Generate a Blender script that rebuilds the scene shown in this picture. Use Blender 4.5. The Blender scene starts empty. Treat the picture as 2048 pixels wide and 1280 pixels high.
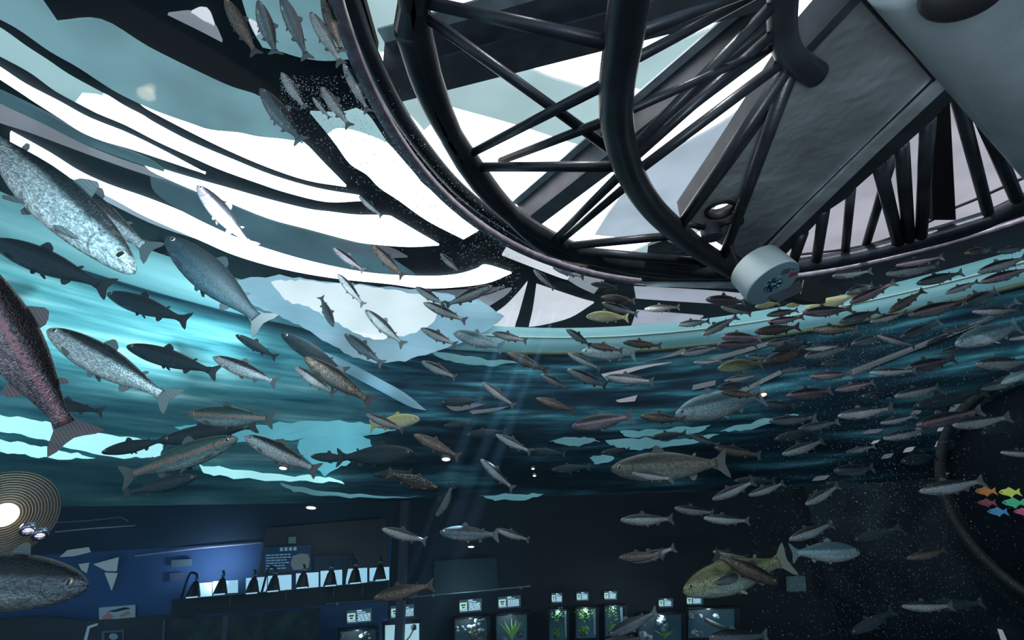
import bpy, bmesh, math, random
from mathutils import Vector, Matrix
random.seed(7)
S = bpy.context.scene
COL = S.collection
# ------------------------------------------------------------------ camera
EZ = 2.4                                   # eye height above the hall floor
FPX, PITCH, ROLL = 950.0, math.radians(22), math.radians(2.2)
FW = Vector((0, math.cos(PITCH), math.sin(PITCH)))
U0 = Vector((0, -math.sin(PITCH), math.cos(PITCH)))
R0 = Vector((1, 0, 0))
RT = R0*math.cos(ROLL) - U0*math.sin(ROLL)
UP = U0*math.cos(ROLL) + R0*math.sin(ROLL)
EYE = Vector((0, 0, EZ))
cd = bpy.data.cameras.new('camera'); cam = bpy.data.objects.new('camera', cd); COL.objects.link(cam)
cd.sensor_width = 36; cd.lens = 36*FPX/2048; cd.clip_start = .02; cd.clip_end = 200
m = Matrix((RT, UP, -FW)).transposed().to_4x4(); m.translation = EYE
cam.matrix_world = m
S.camera = cam
# ------------------------------------------------------------------ world, exposure, lights
S.view_settings.view_transform = 'Standard'; S.view_settings.look = 'None'
S.view_settings.exposure = 0.0; S.view_settings.gamma = 1.0
try: S.view_settings.use_curve_mapping = False
except Exception: pass
S.cycles.transparent_max_bounces = 24
S.cycles.max_bounces = 6; S.cycles.diffuse_bounces = 2; S.cycles.glossy_bounces = 3
S.cycles.caustics_reflective = False; S.cycles.caustics_refractive = False
S.cycles.sample_clamp_indirect = 4.0; S.cycles.use_adaptive_sampling = True; S.cycles.adaptive_threshold = .03
w = bpy.data.worlds.new('sky'); S.world = w; w.use_nodes = True
w.node_tree.nodes['Background'].inputs[0].default_value = (.62, .80, .92, 1)
w.node_tree.nodes['Background'].inputs[1].default_value = .9

def lamp(name, kind, loc, energy, color, target=None, **kw):
    d = bpy.data.lights.new(name, kind); d.energy = energy; d.color = color
    for k, v in kw.items(): setattr(d, k, v)
    o = bpy.data.objects.new(name, d); COL.objects.link(o); o.location = loc
    if target is not None:
        o.rotation_euler = (Vector(target)-Vector(loc)).to_track_quat('-Z', 'Y').to_euler()
    return o
# ------------------------------------------------------------------ geometry of the place (relative to the eye)
TC = Vector((1.624, 1.215)); RIN = 2.16     # inner acrylic cylinder
OC = Vector((1.024, .632)); ROUT = 4.5      # outer tank wall
ZRIM, ZWAT = 1.60, 1.565
ZHEAD, ZB0, ZB1 = .13, 1.63, 1.93           # head of the outer window, turquoise band

def ray(px, py): return FW + RT*((px-1024)/FPX) + UP*((640-py)/FPX)
def zp(px, py, z):
    d = ray(px, py); return EYE + d*(z/d.z)
def dp(px, py, depth): return EYE + ray(px, py)*depth
def cyl_t(px, py, c, r):
    d = ray(px, py); h = d.xy; a = h.dot(h); b = h.dot(c)
    return (b+math.sqrt(max(0, b*b-a*(c.dot(c)-r*r))))/a
def outer(px, py, off=0.0): return EYE + ray(px, py)*cyl_t(px, py, OC, ROUT-off)
HW = [(-11, 4.3), (-4.87, 7.6), (-2.17, 8.8), (0, 9.3), (5, 9.3), (8.5, 7.5)]   # back wall of the hall, plan
def hall(px, py, off=0.04):
    d = ray(px, py); best = None
    for (x0, y0), (x1, y1) in zip(HW, HW[1:]):
        e = Vector((x1-x0, y1-y0)); n = Vector((e.y, -e.x)).normalized()
        if n.y > 0: n = -n
        q = Vector((x0, y0))+n*off
        den = d.xy.dot(n)
        if abs(den) < 1e-6: continue
        t = q.dot(n)/den; p = d.xy*t
        u = (p-q).dot(e)/e.dot(e)
        if t > 0 and -.02 <= u <= 1.02 and (best is None or t < best): best = t
    return EYE + d*(best or 9)

# ------------------------------------------------------------------ materials
def mat(name, color=(.5, .5, .5), rough=.5, metal=0.0, emit=None, strength=1.0, spec=.5):
    m = bpy.data.materials.new(name); m.use_nodes = True
    b = m.node_tree.nodes['Principled BSDF']
    b.inputs['Base Color'].default_value = (*color, 1); b.inputs['Roughness'].default_value = rough
    b.inputs['Metallic'].default_value = metal; b.inputs['Specular IOR Level'].default_value = spec
    if emit:
        b.inputs['Emission Color'].default_value = (*emit, 1); b.inputs['Emission Strength'].default_value = strength
    return m
class NT:
    def __init__(s, m): s.m = m; s.n = m.node_tree.nodes; s.l = m.node_tree.links; s.b = s.n.get('Principled BSDF')
    def add(s, t, **kw):
        x = s.n.new(t)
        for k, v in kw.items(): setattr(x, k, v)
        return x
    def link(s, a, b): s.l.new(a, b)
    def math(s, op, a, b=0.0, clamp=False):
        x = s.add('ShaderNodeMath', operation=op, use_clamp=clamp)
        for i, v in enumerate((a, b)):
            if isinstance(v, (int, float)): x.inputs[i].default_value = v
            else: s.link(v, x.inputs[i])
        return x.outputs[0]
    def smooth(s, v, a, b):
        x = s.add('ShaderNodeMapRange', interpolation_type='SMOOTHSTEP'); s.link(v, x.inputs[0])
        x.inputs[1].default_value = a; x.inputs[2].default_value = b; return x.outputs[0]
    def mix(s, f, a, b):
        x = s.add('ShaderNodeMix', data_type='RGBA')
        if isinstance(f, (int, float)): x.inputs[0].default_value = f
        else: s.link(f, x.inputs[0])
        for i, v in ((6, a), (7, b)):
            if isinstance(v, tuple): x.inputs[i].default_value = (*v, 1)
            else: s.link(v, x.inputs[i])
        return x.outputs[2]
    def ramp(s, f, stops):
        x = s.add('ShaderNodeValToRGB'); s.link(f, x.inputs[0]); e = x.color_ramp.elements
        while len(e) < len(stops): e.new(.5)
        for i, (p, c) in enumerate(stops): e[i].position = p; e[i].color = (*c, 1)
        return x.outputs[0]
    def noise(s, vec, scale, detail=3, rough=.5):
        x = s.add('ShaderNodeTexNoise'); x.inputs['Scale'].default_value = scale
        x.inputs['Detail'].default_value = detail; x.inputs['Roughness'].default_value = rough
        if vec is not None: s.link(vec, x.inputs['Vector'])
        return x.outputs[0]
    def vor(s, vec, scale, feature='F1'):
        x = s.add('ShaderNodeTexVoronoi', feature=feature); x.inputs['Scale'].default_value = scale
        if vec is not None: s.link(vec, x.inputs['Vector'])
        return x.outputs[0]
    def map(s, vec, scale):
        x = s.add('ShaderNodeMapping'); x.inputs['Scale'].default_value = scale; s.link(vec, x.inputs['Vector']); return x.outputs[0]
    def bump(s, h, strength, dist=.01):
        x = s.add('ShaderNodeBump'); x.inputs['Strength'].default_value = strength; x.inputs['Distance'].default_value = dist
        s.link(h, x.inputs['Height']); s.link(x.outputs[0], s.b.inputs['Normal'])
    def coord(s, k='Object'): return s.add('ShaderNodeTexCoord').outputs[k]

def painted_steel(name, col, rough, scale=6, bump=.15):
    m = mat(name, col, rough, 0.35, spec=.5); t = NT(m); c = t.coord()
    n = t.noise(c, scale, 4); f = t.noise(c, scale*14, 3)
    t.link(t.mix(t.smooth(n, .35, .75), tuple(x*.8 for x in col), tuple(min(1, x*1.35) for x in col)), t.b.inputs['Base Color'])
    t.bump(t.math('ADD', n, t.math('MULTIPLY', f, .25 if bump < 1 else .03)), bump, .02 if bump < 1 else .06); return m
M_STEEL = painted_steel('charcoal paint', (.035, .042, .055), .36)
M_BEAM = painted_steel('dark grey beam paint', (.045, .055, .07), .5)
M_FLANGE = painted_steel('grey flange paint', (.48, .55, .60), .45)
M_SILVER = painted_steel('silver grey paint', (.34, .40, .44), .30, 2.0, 1.6)
M_DUCT = painted_steel('pale silver paint', (.32, .40, .45), .33, 2.2, .25)
M_BLACK = mat('matt black', (.006, .007, .010), .6)
M_RIM = painted_steel('mauve grey rim', (.30, .27, .34), .4, 20, .1)
M_LAMP = mat('white lamp enamel', (.55, .66, .68), .4)
M_LAMPF = mat('grey lamp face', (.20, .33, .40), .5)
def window_mat(name, col, st, weave=0.0):
    m = mat(name, (.02, .02, .02), .6, emit=col, strength=st)
    if weave:
        t = NT(m); c = t.coord()
        n = t.noise(t.map(c, (1.2, 1.2, 1.2)), 1.0, 2); d = t.vor(c, 60)
        t.link(t.mix(t.smooth(n, .3, .7), tuple(x*(1-weave) for x in col), col), t.b.inputs['Emission Color'])
    return m
W_WHITE = window_mat('daylight pane', (1, 1, 1), 3.2)
W_SOFT = window_mat('soft white pane', (.80, .78, .84), 1.0, .12)
W_TEAL = window_mat('tinted teal pane', (.22, .40, .46), .95, .35)
W_PALE = window_mat('pale tinted and shaded pane', (.42, .62, .66), 1.0, .18)
W_SLATE = window_mat('slate tinted pane', (.07, .15, .19), .9, .35)
W_BLUE = window_mat('blue grey pane', (.46, .58, .70), .95, .25)
W_LILAC = window_mat('lilac grey pane', (.44, .44, .52), .95, .22)
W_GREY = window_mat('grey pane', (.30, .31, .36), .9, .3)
GLOW_ICE = window_mat('icy white glow', (.86, .95, 1.0), 1.05, .3)
W_DIM = window_mat('dim grey pane', (.12, .12, .15), .9, .3)
M_CEIL = mat('dark ceiling', (.006, .012, .018), .8, spec=.1)

def sheet_mat(name, tint, gloss, rough=.03, wave=0.0):
    m = bpy.data.materials.new(name); m.use_nodes = True; n = m.node_tree.nodes; l = m.node_tree.links
    n.remove(n['Principled BSDF']); out = n['Material Output']
    tr = n.new('ShaderNodeBsdfTransparent'); tr.inputs[0].default_value = (*tint, 1)
    gl = n.new('ShaderNodeBsdfGlossy'); gl.inputs['Roughness'].default_value = rough
    fr = n.new('ShaderNodeLayerWeight'); fr.inputs[0].default_value = .25
    mu = n.new('ShaderNodeMath'); mu.operation = 'MULTIPLY'; mu.inputs[1].default_value = gloss; l.new(fr.outputs['Fresnel'], mu.inputs[0])
    mx = n.new('ShaderNodeMixShader'); l.new(mu.outputs[0], mx.inputs[0]); l.new(tr.outputs[0], mx.inputs[1]); l.new(gl.outputs[0], mx.inputs[2])
    if wave:
        nz = n.new('ShaderNodeTexNoise'); nz.inputs['Scale'].default_value = 3; tc = n.new('ShaderNodeTexCoord'); l.new(tc.outputs['Object'], nz.inputs['Vector'])
        bp = n.new('ShaderNodeBump'); bp.inputs['Strength'].default_value = wave; l.new(nz.outputs[0], bp.inputs['Height']); l.new(bp.outputs[0], gl.inputs['Normal'])
    l.new(mx.outputs[0], out.inputs['Surface']); return m
M_ACRYL = sheet_mat('clear acrylic', (.96, .985, .99), .010)
M_OGLASS = sheet_mat('outer tank glass', (.62, .84, .93), .15)
M_WATER = sheet_mat('water surface', (.86, .95, .97), .05, .05)

# ------------------------------------------------------------------ mesh helpers
def obj(name, bm, m, parent=None, smooth=False, mats=None):
    me = bpy.data.meshes.new(name); bm.to_mesh(me); bm.free()
    for x in (mats or [m]): me.materials.append(x)
    if smooth:
        for p in me.polygons: p.use_smooth = True
    o = bpy.data.objects.new(name, me); COL.objects.link(o)
    if parent is not None: o.parent = parent
    return o
def tag(o, label=None, cat=None, group=None, kind=None):
    for k, v in (('label', label), ('category', cat), ('group', group), ('kind', kind)):
        if v: o[k] = v
    return o
def empty(name, loc):
    o = bpy.data.objects.new(name, None); COL.objects.link(o); o.location = loc; o.empty_display_size = .1; return o
def setp(o, parent):            # parent while keeping the world place (the parent is only translated)
    o.parent = parent; o.matrix_parent_inverse = Matrix.Translation(-parent.location); return o
def smooth_path(pts, n=6):
    if len(pts) < 3: return pts
    out = []; P = [pts[0]*2-pts[1]]+list(pts)+[pts[-1]*2-pts[-2]]
    for i in range(1, len(P)-2):
        a, b, c, d = P[i-1:i+3]
        for k in range(n):
            t = k/n
            out.append(.5*((2*b)+(c-a)*t+(2*a-5*b+4*c-d)*t*t+(3*b-a-3*c+d)*t**3))
    out.append(pts[-1]); return out
def add_tube(bm, pts, r, seg=14, caps=True):
    rings = []; prev = None
    for i, p in enumerate(pts):
        t = (pts[min(i+1, len(pts)-1)]-pts[max(i-1, 0)]).normalized()
        if prev is None:
            a = Vector((0, 0, 1)) if abs(t.z) < .9 else Vector((1, 0, 0))
            x = t.cross(a).normalized()
        else: x = (prev-t*prev.dot(t)).normalized()
        prev = x; y = t.cross(x); rr = r[i] if isinstance(r, (list, tuple)) else r
        rings.append([bm.verts.new(p+x*rr*math.cos(2*math.pi*k/seg)+y*rr*math.sin(2*math.pi*k/seg)) for k in range(seg)])
    for A, B in zip(rings, rings[1:]):
        for k in range(seg): bm.faces.new((A[k], A[(k+1) % seg], B[(k+1) % seg], B[k]))
    if caps: bm.faces.new(rings[0][::-1]); bm.faces.new(rings[-1])
def tube(name, pts, r, m, parent=None, seg=14):
    bm = bmesh.new(); add_tube(bm, pts, r, seg); o = obj(name, bm, m, None, True)
    if parent is not None: setp(o, parent)
    return o
def add_slab(bm, pts, vec):
    a = [bm.verts.new(p) for p in pts]; b = [bm.verts.new(p+vec) for p in pts]; n = len(pts)
    bm.faces.new(a); bm.faces.new(b[::-1])
    for i in range(n): bm.faces.new((a[i], b[i], b[(i+1) % n], a[(i+1) % n]))
    bmesh.ops.recalc_face_normals(bm, faces=bm.faces)
def slab(name, pts, vec, m, parent=None, bevel=0):
    bm = bmesh.new(); add_slab(bm, pts, vec)
    if bevel: bmesh.ops.bevel(bm, geom=bm.edges[:], offset=bevel, segments=2, affect='EDGES', profile=.5)
    o = obj(name, bm, m)
    if parent is not None: setp(o, parent)
    return o
def add_box(bm, c, sx, sy, sz, rot=None):
    r = bmesh.ops.create_cube(bm, size=1)['verts']
    for v in r:
        v.co = Vector((v.co.x*sx, v.co.y*sy, v.co.z*sz))
        if rot is not None: v.co = rot @ v.co
        v.co += c
def arc_wall(name, c, r, a0, a1, z0, z1, m, thick=.06, n=96, kind='structure'):
    bm = bmesh.new(); uv = bm.loops.layers.uv.new('uv'); g = []
    for i in range(n+1):
        a = math.radians(a0+(a1-a0)*i/n); d = Vector((math.sin(a), math.cos(a)))
        p, q = c+d*r, c+d*(r+thick)
        g.append([bm.verts.new((p.x, p.y, z0+EZ)), bm.verts.new((p.x, p.y, z1+EZ)), bm.verts.new((q.x, q.y, z1+EZ)), bm.verts.new((q.x, q.y, z0+EZ))])
    L = math.radians(a1-a0)*r
    for i in range(n):
        for k in range(4):
            if not thick and k: continue
            f = bm.faces.new((g[i][k], g[i+1][k], g[i+1][(k+1) % 4], g[i][(k+1) % 4]))
            for lp, (u, vv) in zip(f.loops, ((i, 0), (i+1, 0), (i+1, 1), (i, 1))): lp[uv].uv = (u/n*L, z0+(z1-z0)*vv)
    if thick and abs(a1-a0) < 359:
        bm.faces.new(g[0]); bm.faces.new(g[-1][::-1])
    o = obj(name, bm, m, None, True); o['kind'] = kind; return o
def depth_of(p): return (p-EYE).dot(FW)
def pxr(w_px, p): return w_px*.5*depth_of(p)/FPX

# ================================================================== SETTING
# ---- roof over the tank: dark ceiling with window panes
bm = bmesh.new(); add_slab(bm, [Vector((x, y, EZ+3.66)) for x, y in ((-15, -1.2), (16, -1.2), (16, 17), (-15, 17))], Vector((0, 0, .2)))
o = obj('ceiling', bm, M_CEIL); o['kind'] = 'structure'
ZW = 3.6
NWIN = [0]
def soften(poly, n=4, corner=42):
    P = [Vector(p) for p in poly]; N = len(P); out = []
    def is_corner(i):
        a, b = P[i]-P[i-1], P[(i+1) % N]-P[i]
        return a.length < 1e-6 or b.length < 1e-6 or a.angle(b) > math.radians(corner)
    C_ = [is_corner(i) for i in range(N)]
    for i in range(N):
        b, c = P[i], P[(i+1) % N]
        a = 2*b-c if C_[i] else P[i-1]
        d = 2*c-b if C_[(i+1) % N] else P[(i+2) % N]
        for k in range(n):
            t = k/n; out.append(.5*((2*b)+(c-a)*t+(2*a-5*b+4*c-d)*t*t+(3*b-a-3*c+d)*t**3))
    return [(p.x, p.y) for p in out]
def pane(poly, m, dz=0.0, th=.03):
    NWIN[0] += 1
    o = slab('window_%d' % NWIN[0], [zp(x, y, ZW+dz) for x, y in soften(poly)], Vector((0, 0, th)), m); o['kind'] = 'structure'; return o  # roof windows, and panes added for reflections and sun shadow patches
#WINDOWS
# left: the long roof windows seen through the water
pane([(-40, -10), (66, -20), (112, 46), (200, 43), (295, 98), (400, 150), (462, 178), (523, 200), (575, 255), (606, 288), (575, 279), (517, 273), (478, 265), (420, 259), (380, 246), (320, 225), (280, 208), (225, 180), (156, 135), (98, 102), (30, 55), (-40, 20)], W_TEAL)
pane([(280, 208), (320, 225), (380, 246), (420, 259), (478, 265), (517, 273), (575, 279), (606, 288), (650, 332), (692, 374), (614, 361), (536, 335), (458, 302), (380, 264), (300, 222)], W_WHITE)
pane([(-40, 40), (4, 64), (49, 96), (94, 125), (137, 154), (205, 191), (246, 215), (210, 232), (180, 220), (148, 203), (107, 180), (59, 145), (0, 113), (-40, 92)], W_PALE)
pane([(205, 191), (246, 215), (283, 234), (309, 250), (380, 287), (468, 324), (546, 355), (634, 380), (718, 394), (724, 402), (653, 404), (575, 386), (517, 367), (439, 339), (380, 313), (314, 283), (250, 250), (195, 227), (150, 204), (165, 185)], W_WHITE)
pane([(-40, 118), (0, 140), (49, 172), (117, 207), (166, 234), (203, 250), (254, 270), (322, 303), (400, 344), (411, 348), (371, 335), (312, 315), (254, 296), (205, 282), (162, 264), (117, 235), (62, 200), (49, 191), (0, 159), (-40, 132)], W_WHITE)
pane([(289, 331), (371, 356), (458, 380), (536, 402), (614, 421), (660, 427), (712, 433), (773, 434), (793, 442), (836, 467), (878, 491), (816, 494), (738, 488), (696, 480), (614, 458), (536, 437), (439, 398), (400, 386), (312, 348)], W_WHITE)
pane([(20, 266), (98, 309), (156, 345), (215, 372), (293, 399), (371, 430), (477, 480), (564, 510), (658, 534), (752, 550), (855, 555), (914, 551), (953, 540), (972, 532), (1023, 547), (972, 567), (894, 576), (836, 576), (777, 568), (670, 557), (564, 538), (470, 511), (398, 480), (328, 450), (280, 428), (222, 396), (150, 362), (90, 325), (20, 285)], W_WHITE)
pane([(20, 285), (90, 325), (150, 362), (222, 396), (280, 428), (328, 450), (398, 480), (300, 446), (176, 385), (90, 345), (20, 310)], W_BLUE)
pane([(655, 268), (673, 257), (702, 259), (751, 275), (775, 290), (830, 352), (855, 379), (961, 459), (927, 479), (855, 442), (797, 401), (758, 375), (734, 350), (700, 328), (672, 290)], W_WHITE)
pane([(620, 226), (680, 228), (712, 220), (738, 236), (772, 286), (751, 275), (702, 259), (673, 257), (655, 268)], W_PALE)
pane([(478, -20), (640, -20), (668, 60), (705, 118), (650, 122), (600, 115), (560, 103), (525, 95), (500, 50)], W_TEAL)
pane([(382, 26), (398, 19), (412, 20), (420, 30), (428, 52), (405, 40)], W_SOFT)
pane([(335, 30), (382, 26), (405, 40), (428, 52), (444, 85), (400, 62)], W_GREY)
pane([(497, 40), (512, 48), (520, 66), (512, 72)], W_SOFT, -.02)
pane([(-40, 190), (0, 213), (80, 250), (160, 290), (240, 322), (330, 352), (340, 362), (300, 352), (220, 325), (120, 288), (50, 262), (0, 246), (-40, 225)], W_GREY)
pane([(-40, 170), (0, 184), (80, 222), (170, 268), (230, 292), (300, 322), (330, 345), (250, 318), (160, 284), (80, 244), (0, 207), (-40, 190)], W_SLATE)
pane([(-40, 372), (0, 392), (40, 415), (90, 434), (100, 440), (40, 424), (0, 400), (-40, 385)], W_BLUE)
pane([(300, 352), (400, 388), (439, 401), (536, 441), (614, 462), (696, 484), (740, 492), (830, 550), (752, 546), (658, 530), (564, 506), (477, 476), (371, 426), (310, 385)], W_SLATE)
pane([(660, 476), (738, 492), (780, 498), (815, 515), (760, 516), (700, 506)], W_DIM)
# centre: glowing panes added for reflections near the far edge
pane([(1017, 491), (1110, 521), (1150, 533), (1135, 560), (1118, 555), (1071, 537), (1004, 511)], W_SOFT)
pane([(1153, 534), (1205, 549), (1212, 556), (1188, 588), (1160, 575), (1137, 561)], W_GREY)
pane([(1055, 565), (1032, 645), (1016, 659), (902, 664), (902, 655), (954, 645), (1001, 621), (1033, 591)], W_SOFT)
pane([(1073, 570), (1158, 598), (1188, 606), (1141, 635), (1090, 649), (1058, 654), (1066, 619)], W_SOFT)
pane([(855, 606), (905, 602), (965, 595), (1010, 580), (1024, 578), (1010, 592), (965, 620), (930, 636), (855, 641)], W_GREY)
pane([(860, 585), (980, 578), (1010, 574), (965, 590), (900, 598), (855, 602)], W_DIM)
pane([(1268, 575), (1400, 582), (1495, 590), (1485, 608), (1440, 608), (1340, 602), (1272, 597)], W_LILAC)
pane([(1274, 622), (1407, 633), (1340, 680), (1290, 692), (1250, 690)], W_LILAC)
# the round roof opening above the ring truss
pane([(695, -30), (1290, -30), (1460, -30), (1600, -30), (1735, -30), (1650, 90), (1560, 220), (1540, 330), (1500, 470), (1330, 545), (1180, 517), (1097, 492), (1030, 466), (960, 405), (900, 340), (830, 250), (780, 180), (730, 90)], W_WHITE)
pane([(705, -20), (800, -20), (824, 90), (760, 105), (734, 60)], W_PALE, -.05)  # tinted panes in this opening stand in for sun shadow patches
pane([(790, 200), (815, 185), (1023, 138), (1110, 160), (1222, 193), (1222, 290), (1168, 292), (1037, 251), (900, 213), (848, 261), (830, 240)], W_PALE, -.05)
pane([(840, 20), (880, 28), (905, 55), (860, 70)], W_PALE, -.05)
pane([(1300, 330), (1440, 250), (1500, 205), (1520, 260), (1440, 400), (1370, 500), (1280, 480), (1190, 470), (1230, 410)], W_BLUE, -.05)
pane([(1310, 225), (1400, 120), (1490, 60), (1545, 20), (1550, 90), (1440, 180), (1340, 260)], W_BLUE, -.05)
pane([(1255, 170), (1300, 110), (1420, 60), (1430, 90), (1310, 190)], W_PALE, -.05)
pane([(1255, 510), (1340, 470), (1350, 545), (1270, 530)], W_PALE, -.07)
pane([(1560, 540), (1580, 420), (1720, 320), (1860, 200), (1960, 150), (2150, 60), (2150, 420), (1900, 480), (1700, 530)], W_LILAC)
# ---- tank walls and water
def outer_wall_mat():  # bright left and dark centre: light and reflections painted into the base colour
    m = mat('turquoise tank wall with painted light', (.1, .4, .45), .8, spec=.08); t = NT(m); c = t.coord('UV')
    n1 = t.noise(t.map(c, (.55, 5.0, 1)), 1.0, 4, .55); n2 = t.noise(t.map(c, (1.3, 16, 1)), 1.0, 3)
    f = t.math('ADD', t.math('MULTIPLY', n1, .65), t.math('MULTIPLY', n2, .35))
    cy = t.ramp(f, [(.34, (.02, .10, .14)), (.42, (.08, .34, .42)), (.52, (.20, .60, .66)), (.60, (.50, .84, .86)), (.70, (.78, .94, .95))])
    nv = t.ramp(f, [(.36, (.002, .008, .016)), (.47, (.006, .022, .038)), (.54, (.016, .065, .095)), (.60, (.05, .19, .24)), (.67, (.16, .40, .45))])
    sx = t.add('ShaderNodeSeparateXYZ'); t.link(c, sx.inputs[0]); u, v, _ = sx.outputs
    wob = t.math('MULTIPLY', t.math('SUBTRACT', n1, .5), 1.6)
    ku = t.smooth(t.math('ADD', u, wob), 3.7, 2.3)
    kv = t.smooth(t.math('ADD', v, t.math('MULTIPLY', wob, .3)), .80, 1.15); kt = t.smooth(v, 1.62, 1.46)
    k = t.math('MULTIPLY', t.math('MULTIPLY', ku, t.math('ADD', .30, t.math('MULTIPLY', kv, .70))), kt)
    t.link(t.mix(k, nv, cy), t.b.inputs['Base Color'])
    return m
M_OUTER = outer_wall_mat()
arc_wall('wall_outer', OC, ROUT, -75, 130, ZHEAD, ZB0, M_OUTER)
m = mat('pale turquoise band', (.22, .46, .50), .5); t = NT(m); c = t.coord('UV')
t.link(t.ramp(t.noise(t.map(c, (.5, 9, 1)), 1, 3), [(.3, (.16, .38, .43)), (.7, (.30, .55, .58))]), t.b.inputs['Base Color'])
arc_wall('trim_1', OC, ROUT-.03, -75, 130, ZB0, ZB1, m, .09)
arc_wall('trim_2', OC, ROUT-.05, -14, 130, ZB0-.02, ZB0+.012, mat('ochre edge', (.10, .13, .08), .7), .11)
arc_wall('trim_3', OC, ROUT-.05, -30, 130, (ZB0+ZB1)/2+.02, (ZB0+ZB1)/2+.035, mat('light seam', (.55, .70, .62), .5), .02)
m = mat('speckled dark plate', (.012, .022, .03), .7, spec=.1); t = NT(m); c = t.coord('UV')
n = t.noise(c, 3, 4); t.link(t.mix(t.smooth(n, .35, .7), (.003, .007, .011), (.012, .022, .029)), t.b.inputs['Base Color'])
arc_wall('wall_right', OC, ROUT-.02, 21.9, 130, -1.5, ZHEAD, m, .08)
arc_wall('window_50', OC, ROUT, -75, 21.9, -1.5, ZHEAD, M_OGLASS, 0)
arc_wall('window_51', TC, RIN, 0, 360, -1.4, ZRIM, M_ACRYL, 0, 128)
bm = bmesh.new(); g = []
for i in range(97):
    a = 2*math.pi*i/96; d = Vector((math.sin(a), math.cos(a)))
    dirr = (d); p = TC+d*(RIN+.01)
    q = TC+d*(RIN+.01); e = p-OC; bq = d.dot(e); s = -bq+math.sqrt(bq*bq-(e.dot(e)-(ROUT-.02)**2)); q = p+d*s
    g.append((bm.verts.new((p.x, p.y, EZ+ZWAT)), bm.verts.new((q.x, q.y, EZ+ZWAT))))
for A, B in zip(g, g[1:]): bm.faces.new((A[0], B[0], B[1], A[1]))
o = obj('water_surface', bm, M_WATER); o['kind'] = 'structure'
bm = bmesh.new(); g = []
for i in range(96):
    a = 2*math.pi*i/96; d = Vector((math.sin(a), math.cos(a))); p = TC+d*(RIN+.015); e = p-OC; bq = d.dot(e); q = p+d*(-bq+math.sqrt(bq*bq-(e.dot(e)-(ROUT-.012)**2)))
    g.append([bm.verts.new((w_.x, w_.y, EZ+z)) for w_, z in ((p, -1.3), (p, ZWAT-.01), (q, ZWAT-.01), (q, -1.3))])
for i in range(96):
    A, B = g[i], g[(i+1) % 96]
    for k in range(4): bm.faces.new((A[k], B[k], B[(k+1) % 4], A[(k+1) % 4]))
bmesh.ops.recalc_face_normals(bm, faces=bm.faces)
m = bpy.data.materials.new('tank water'); m.use_nodes = True; n_ = m.node_tree.nodes; n_.remove(n_['Principled BSDF'])
vs = n_.new('ShaderNodeVolumePrincipled'); vs.inputs['Color'].default_value = (.45, .75, 1, 1); vs.inputs['Density'].default_value = .014; vs.inputs['Anisotropy'].default_value = .3
m.node_tree.links.new(vs.outputs[0], n_['Material Output'].inputs['Volume'])
o = obj('water_body', bm, m); o['kind'] = 'structure'
bm = bmesh.new(); g = []
for i in range(129):
    a = 2*math.pi*i/128; d = Vector((math.sin(a), math.cos(a), 0))
    g.append([bm.verts.new(Vector((TC.x, TC.y, EZ))+d*r+Vector((0, 0, z))) for r, z in ((RIN-.005, ZRIM-.005), (RIN-.005, ZRIM+.03), (RIN+.04, ZRIM+.03), (RIN+.04, ZRIM-.005))])
for A, B in zip(g, g[1:]):
    for k in range(4): bm.faces.new((A[k], B[k], B[(k+1) % 4], A[(k+1) % 4]))
o = obj('trim_4', bm, M_RIM, None, True); o['kind'] = 'structure'
# glowing panes added for streaks of light on the outer tank wall
def ragged(P):
    return [(x+math.sin(y*.9+x*.13)*1.2, y+1.5*math.sin(x*.11)+1.3*math.sin(x*.31+1)+random.uniform(-.8, .8)) for x, y in P]
def glow_pane(poly, m):
    NWIN[0] += 1; bm = bmesh.new(); P = [outer(x, y, .34 if m is GLOW_ICE else .11 if m is GLOW_BICE else .03) for x, y in (ragged(soften(poly, 6, 50)) if m in (GLOW_CYAN, GLOW_CYAN2, GLOW_STREAK, GLOW_ICE, GLOW_BICE) else soften(poly, 4, 50))]
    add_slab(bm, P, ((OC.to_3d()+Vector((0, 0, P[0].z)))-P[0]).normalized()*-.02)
    o = obj('window_%d' % NWIN[0], bm, m); o['kind'] = 'structure'  # added glow patch that shares the window numbering
GLOW_CYAN = window_mat('cyan glow patch', (.42, .93, 1.0), 1.15, .3)
GLOW_FLECK = window_mat('grey reflection fleck', (.085, .10, .12), .9, .3); GLOW_BLUESTREAK = window_mat('blue light streak', (.25, .60, .85), .95, .75)
GLOW_BICE = window_mat('blue ice glow', (.30, .56, .72), .9, .5); GLOW_STREAK = window_mat('dim teal light streak', (.09, .27, .32), .9, .4)
GLOW_CYAN2 = window_mat('deep cyan pane', (.12, .55, .70), .9, .45)
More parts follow.
